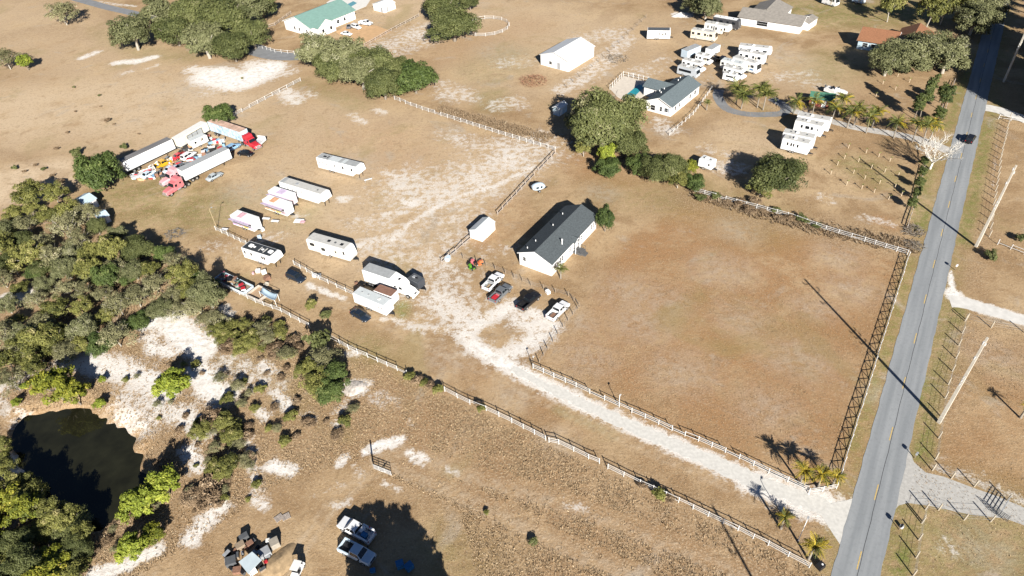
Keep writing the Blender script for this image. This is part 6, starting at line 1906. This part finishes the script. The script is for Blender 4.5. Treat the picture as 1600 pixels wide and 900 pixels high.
# ride-on mower and its friends
def mower(p, rz, label, mt):
    t = thing('ride_on_mower', label, 'mower', p, rz)
    MB().box(.1, 1.0, -.32, .32, .4, .85, .06, .05).build('hood', mt, t)
    MB().box(-.7, .1, -.4, .4, .35, .5).build('body', mt, t)
    MB().box(-.65, -.3, -.25, .25, .5, .95, .02, .02).build('seat', BLACK, t)
    MB().box(-.35, .45, -.62, .62, .12, .3).build('mower_deck', mt, t)
    MB().tube([(.05, 0, .8), (-.15, 0, 1.05)], [.03, .03], 6).build('steering_column', BLACK, t)
    MB().disc((-.17, 0, 1.05), .18, .03, 10, 'z').build('steering_wheel', BLACK, t)
    wheels(t, (-.5,), .9, .3, .25); 
    for s in (-1, 1): MB().disc((.75, s * .4, .2), .2, .16, 10).build('front_wheel', TYRE, t)
mower(G(738, 420), 2.2, 'green ride-on mower beside the white pickup', mat('mower_green', (.10, .30, .03), .4))
mower(G(748, 413), .4, 'orange ride-on mower behind the green one', mat('mower_orange', (.55, .16, .06), .4))
mower(G(736, 413), 1.0, 'pale ride-on mower left of the orange one', PP)

# open trailers and tarp at the fence
def open_trailer(p0, p1, label, W_, sides, deckm):
    c, rz, ln, near = near_edge(p0, p1, W_)
    t = thing('open_trailer', label, 'trailer', c, rz)
    h = ln / 2
    n = 7
    for i in range(n):
        y0 = -W_ / 2 + W_ * i / n
        MB().box(-h, h, y0 + .015, y0 + W_ / n - .015, .6, .66).build('plank', deckm, t)
    MB().box(-h, h, -W_ / 2 - .06, -W_ / 2, .5, 1.25).build('side_board', sides, t)
    MB().box(-h, h, W_ / 2, W_ / 2 + .06, .5, 1.25).build('side_board', sides, t)
    MB().box(-h - .06, -h, -W_ / 2, W_ / 2, .5, 1.25).build('end_board', sides, t)
    MB().box(h, h + .06, -W_ / 2, W_ / 2, .5, 1.25).build('end_board', sides, t)
    wheels(t, (-.1 * h, .12 * h), W_ - .25, .34, .2)
    return t
open_trailer((337, 442), (383, 464), 'long open trailer heaped with junk at the thicket edge', 2.6, PDR, WOOD)
open_trailer((388, 466), (407, 475), 'open trailer with bare plank floor next to the tarp', 3.2, mat('pale_plywood', (.46, .40, .34), .8, .15, 3), mat('tan_plank', (.40, .28, .18), .85, .15, 3))
g = random.Random(21)
JM = [ORNG, PR, BLACK, mat('dull_green', (.12, .22, .16), .7), PINK, WHITE, TOOL, PDR, DGREY, HAY, GREYM]
JN = ['orange', 'red', 'black', 'dull green', 'pink', 'white', 'rusty', 'pale blue', 'dark grey', 'tan', 'grey']
A0, B0 = G(338, 440), G(381, 460)
dv = (B0 - A0).normalized(); nv = Vector((-dv.y, dv.x, 0)); nv = nv if nv.y > 0 else -nv
JC = {}
for k, u in enumerate(sorted(g.uniform(.03, .97) for _ in range(26))):
    p = A0 + (B0 - A0) * u + nv * g.uniform(.4, 2.2); p.z = .67 + (g.uniform(.2, .5) if k % 3 == 0 else 0)
    s = g.uniform(.5, 1.1); j = g.choice([0, 0, 1, 2, 3, 4, 5, 6, 7, 8, 9, 10]); JC[j] = JC.get(j, 0) + 1
    lid_ = JM[g.randrange(len(JM))]
    crate(p, s, s * g.uniform(.5, 1), s * g.uniform(.3, .8), g.uniform(0, 3), JM[j], ORD[JC[j] - 1] + ' ' + JN[j] + ' box from left in the long open trailer heap', 'junk_box', 'box', lid_)
# sagging tarp on poles
q = [G(409, 466), G(433, 480), G(437, 470), G(414, 459)]
t = thing('tarp_shelter', 'sagging pale blue tarp tied to poles at the fence', 'tarp', q[0])
n = 6
vs_, fs_ = [], []
for i in range(n + 1):
    for j in range(n + 1):
        u, v = i / n, j / n
        p = (q[0] * (1 - u) + q[1] * u) * (1 - v) + (q[3] * (1 - u) + q[2] * u) * v - q[0]
        vs_.append((p.x, p.y, 1.9 - .75 * (math.sin(math.pi * u) * .6 + math.sin(math.pi * v) * .4)))
for i in range(n):
    for j in range(n):
        a = i * (n + 1) + j
        fs_.append((a, a + n + 1, a + n + 2, a + 1))
mb = MB(); mb.add(vs_, fs_); o = mb.build('tarp', mat('blue_grey_tarp', (.36, .46, .54), .6, .1, 1), t, True)
sm = o.modifiers.new('thick', 'SOLIDIFY'); sm.thickness = .03
for p in q:
    d = p - q[0]
    MB().tube([(d.x, d.y, 0), (d.x, d.y, 2.0)], [.05, .05], 6).build('pole', WHITE, t)
for a, b in ((1, 2), (2, 3)):
    d0, d1 = q[a] - q[0], q[b] - q[0]
    MB().tube([(d0.x, d0.y, 2.0), (d1.x, d1.y, 2.0)], [.04, .04], 6).build('top_bar', DGREY, t)

# scrap in the junk yard: small single pieces, each coloured
SCR = [(215, 277), (222, 281), (233, 272), (240, 266), (247, 270), (236, 262), (262, 257), (268, 253), (262, 249), (297, 258), (301, 252), (307, 247), (312, 244), (318, 240),
       (296, 249), (322, 236), (328, 232), (333, 235), (338, 229), (344, 233), (350, 229), (335, 222), (330, 218), (346, 224), (352, 238), (316, 250), (289, 266), (274, 268), (341, 240), (327, 244)]
g = random.Random(5)
_q = np.array([(206, 278), (278, 242), (330, 212), (376, 228), (358, 246), (292, 276), (250, 282)], float)
while len(SCR) < 78:
    a_, b_ = g.uniform(206, 376), g.uniform(212, 282)
    if inside(np.array([[a_, b_]]), _q)[0]: SCR.append((a_, b_))
SM = [(PR, 'red'), (PG, 'mid grey'), (PW, 'bright white'), (BLACK, 'jet black'), (PW, 'white'), (BLACK, 'black'), (PDR, 'pale blue'), (HAY, 'tan'), (TOOL, 'rusty'), (PBL, 'blue'), (ORNG, 'orange'), (DGREY, 'dark grey'), (OFFW, 'off white')]
SC = {}
for k, (x, y) in enumerate(sorted(SCR)):
    m_, nm = SM[g.randrange(len(SM))]; SC[nm] = SC.get(nm, 0) + 1
    crate(G(x, y), g.uniform(.7, 2.0), g.uniform(.5, 1.3), g.uniform(.3, 1.2), g.uniform(0, 3), m_, ORD[SC[nm] - 1] + ' ' + nm + ' scrap piece from left inside the junk yard ring', 'scrap_piece', 'scrap', SM[g.randrange(len(SM))][0])

# lower lot junk
t = thing('tarp_roofed_stall', 'pale blue sheet roofed stall in the lower junk heap', 'shelter', G(389, 888), 0)
o0 = t.location
R4 = [G(373, 878, 1.6), G(394, 862, 1.6), G(409, 875, 1.6), G(388, 897, 1.6)]
for k_, p in enumerate(R4):
    MB().tube([(p.x - o0.x, p.y - o0.y, 0), (p.x - o0.x, p.y - o0.y, 1.58)], [.05, .05], 6).build('pole', WOOD, t)
mbr = MB(); mbr.flat([(p.x - o0.x, p.y - o0.y) for p in R4][::-1], 1.58, 1.64); mbr.build('roof_sheet', mat('pale_blue_sheet', (.48, .55, .58), .6, .08, 1), t)
for k, (x, y, sx, sy, sz, rz, m_, lb) in enumerate([
    (383, 842, 1.2, .8, .9, .6, DGREY, 'dark slatted crate at the top of the lower junk heap'), (377, 855, 1.2, .9, .8, .6, WOOD, 'brown crate left of the sheet roofed stall'),
    (392, 852, .9, .7, .7, .7, TOOL, 'rusty crate above the sheet roofed stall'), (363, 880, 1.4, 1.2, .9, .3, DGREY, 'dark grey crate at left of the lower junk heap'),
    (415, 866, 1.5, 1.3, .8, .6, GREYM, 'grey appliance right of the sheet roofed stall'), (431, 852, 1.2, 1.2, 1.1, .5, mat('dull_beige', (.3, .27, .22), .7), 'beige washing machine shaped box at heap right end'),
    (421, 847, .7, .5, .6, .2, OFFW, 'small white box left of the beige machine'), (396, 894, 1.0, .8, 1.2, .6, WHITE, 'white cabinet in front of the sheet roofed stall'),
    (416, 880, .5, .4, .4, .6, PR, 'red can between the stall and the dirt mound'), (372, 893, 1.1, .9, .6, .1, TOOL, 'rusty box at the lowest end of the junk heap'),
    (405, 884, .8, .7, .5, 1.0, BLACK, 'black box right of the white cabinet'), (626, 885, 1.0, .9, 1.0, .3, BLUEP, 'blue drum in the tree shade, left one'),
    (640, 888, 1.1, .9, .9, .7, BLUEP, 'blue drum in the tree shade, right one'), (583, 893, .7, .5, .5, .2, BLUEP, 'small blue box near tree shade edge')]):
    crate(G(x, y), sx, sy, sz, rz, m_, lb)
g = random.Random(77)
for k, (x, y) in enumerate(sorted([(368, 862), (372, 870), (380, 866), (386, 858), (398, 846), (404, 856), (410, 858), (425, 858), (362, 890), (356, 868), (400, 866), (420, 872), (412, 892), (380, 896)])):
    s_ = g.uniform(.35, .8)
    crate(G(x, y), s_ * 1.4, s_ * .7, s_, g.uniform(0, 3), [BLACK, DGREY, TOOL, WOOD][k % 4], ORD[k] + ' small dark scrap block from left around the sheet roofed stall', 'scrap_block', 'scrap', [DGREY, GREYM, BLACK, TOOL][(k + 1) % 4])
pallet(G(436, 810), .7, 'wooden pallet on bare ground, left of two')
pallet(G(447, 808), .5, 'wooden pallet on bare ground, right of two')
pallet(G(358, 876), .4, 'pallet leaning in the left side of junk heap')
# golf cart
p = G(467, 893)
t = thing('golf_cart', 'white golf cart beside the dirt mound', 'golf cart', p, 1.3)
MB().box(-1.1, 1.1, -.55, .55, .3, .5).build('floor', WHITE, t)
MB().box(.55, 1.15, -.52, .52, .5, .95, .12, .06).build('cowl', WHITE, t)
MB().box(-.6, -.05, -.5, .5, .5, .85).build('seat', BLACK, t)
MB().box(-1.1, -.62, -.5, .5, .5, .9).build('bag_well', WHITE, t)
MB().box(-.75, .75, -.58, .58, 1.75, 1.82).build('roof', OFFW, t)
for a in (-.68, .68):
    for s in (-1, 1):
        MB().tube([(a, s * .5, .5), (a * .95, s * .52, 1.75)], [.025, .025], 6).build('roof_post', DGREY, t)
MB().plate((.66, -.45, .95), (.66, .45, .95), (.62, .45, 1.7), (.62, -.45, 1.7), .02).build('windscreen', GLASS, t)
wheels(t, (-.75, .75), .95, .24, .2)

# earth mound, sand heaps
def heap(px, py, rx, ry, h, mt, label, name, cat, rz=0, seed=0):
    g = np.random.default_rng(seed)
    p = G(px, py)
    vs_, fs_ = [(0, 0, h)], []
    nr, na = 6, 20
    for i in range(1, nr + 1):
        for j in range(na):
            a = 6.2832 * j / na
            k = i / nr
            w = 1 + .12 * math.sin(3 * a + seed) + g.uniform(-.06, .06)
            vs_.append((math.cos(a) * rx * k * w, math.sin(a) * ry * k * w, h * (1 - k) ** .8 * (1 - .1 * k) + g.uniform(-.06, .06) * h - (.05 if i == nr else 0)))
    for j in range(na):
        fs_.append((0, 1 + j, 1 + (j + 1) % na))
    for i in range(nr - 1):
        for j in range(na):
            a, b = 1 + i * na + j, 1 + i * na + (j + 1) % na
            fs_.append((a, a + na, b + na, b))
    mb = MB(); mb.add(vs_, fs_)
    o = mb.build(name, mt, None, True, p)
    o.rotation_euler.z = rz
    tag(o, label, cat)
SOIL = mat('tan_earth', (.33, .235, .135), .95, .25, 2, bump=.4)
heap(437, 878, 3.0, 2.0, .6, SOIL, 'tan earth mound between the junk heap and golf cart', 'earth_mound', 'mound', .9, 1)
heap(555, 606, 2.3, 1.9, .4, mat('white_sand_heap', (.50, .45, .40), .95, .4, 2.5, bump=.6), 'white sand mound beside the dark green shrub', 'sand_mound', 'mound', .3, 2)
heap(1065, 24, 4, 2, 1.3, SHELLW, 'white sand heap at the top left of the long barn', 'sand_mound', 'mound', 0, 3)
def stick_pile(px, py, r_, h, n, mt, label, seed):
    g = random.Random(seed)
    p = G(px, py)
    mb = MB()
    for _ in range(n):
        a, d = g.uniform(0, 6.28), r_ * math.sqrt(g.random())
        x, y = math.cos(a) * d, math.sin(a) * d
        z = h * (1 - d / r_) * g.random() + .05
        b = g.uniform(0, 6.28); l = g.uniform(.4, 1.1); e = g.uniform(-.3, .5)
        mb.tube([(x, y, z), (x + math.cos(b) * l, y + math.sin(b) * l, max(.03, z + e * l))], [.06, .03], 4)
    o = mb.build('brush_pile', mt, None, False, p)
    tag(o, label, 'brush pile')
stick_pile(1428, 361, 2.2, 1.0, 160, BARK, 'dark brush pile above the road corner of white fence', 1)
stick_pile(1427, 384, 2.0, .9, 140, BARK, 'brush pile right at the road corner of white fence', 2)
stick_pile(833, 126, 4.5, 1.2, 260, mat('red_brown_sticks', (.24, .13, .08), .9, .3, 2), 'red brown brush heap below the white barn shed', 3)
stick_pile(962, 92, 4.0, 1.2, 160, BARK, 'fallen branches on the wire fence right of barn shed', 4)
stick_pile(272, 366, 2.2, .4, 90, mat('grey_ash', (.15, .14, .13), .95, .3, 3), 'grey burnt heap near the thicket edge', 5)

# young trees in guards on the lot below the palm drive
GUARD = mat('pale_guard_tube', (.55, .45, .32), .8, .15, 3)
gm = MB().tube([(0, 0, 0), (0, 0, 1.1)], [.09, .08], 6).mesh('tube', GUARD)
g = random.Random(31)
spots = [(1327, 232), (1352, 238), (1372, 246), (1390, 252), (1318, 246), (1340, 254), (1362, 262), (1382, 268), (1402, 274), (1310, 260), (1334, 270), (1350, 278), (1376, 286), (1398, 292),
         (1300, 274), (1322, 288), (1345, 296), (1366, 300), (1388, 312), (1410, 306), (1384, 110), (1404, 118), (1420, 128), (1380, 132), (1400, 142), (1368, 150)]
for k, (x, y) in enumerate(sorted(spots)):
    t = thing('tree_guard', ORD[k] + ' small tan sapling tube from left on the lots around the palm drive', 'tree guard', G(x + g.uniform(-2, 2), y + g.uniform(-2, 2)), 0, 'sapling tubes')
    link('tube', gm, t)
    mb = MB()
    for j in range(7):
        a = g.uniform(0, 6.28); r_ = g.uniform(.15, .4)
        mb.plate((0, 0, 1.1), (math.cos(a) * r_, math.sin(a) * r_, 1.25), (math.cos(a + .4) * r_ * 1.2, math.sin(a + .4) * r_ * 1.2, 1.4), (.02, .02, 1.3), .01)
    mb.build('leaves', mat('sapling_leaves', (.16, .16, .05), .8), t)
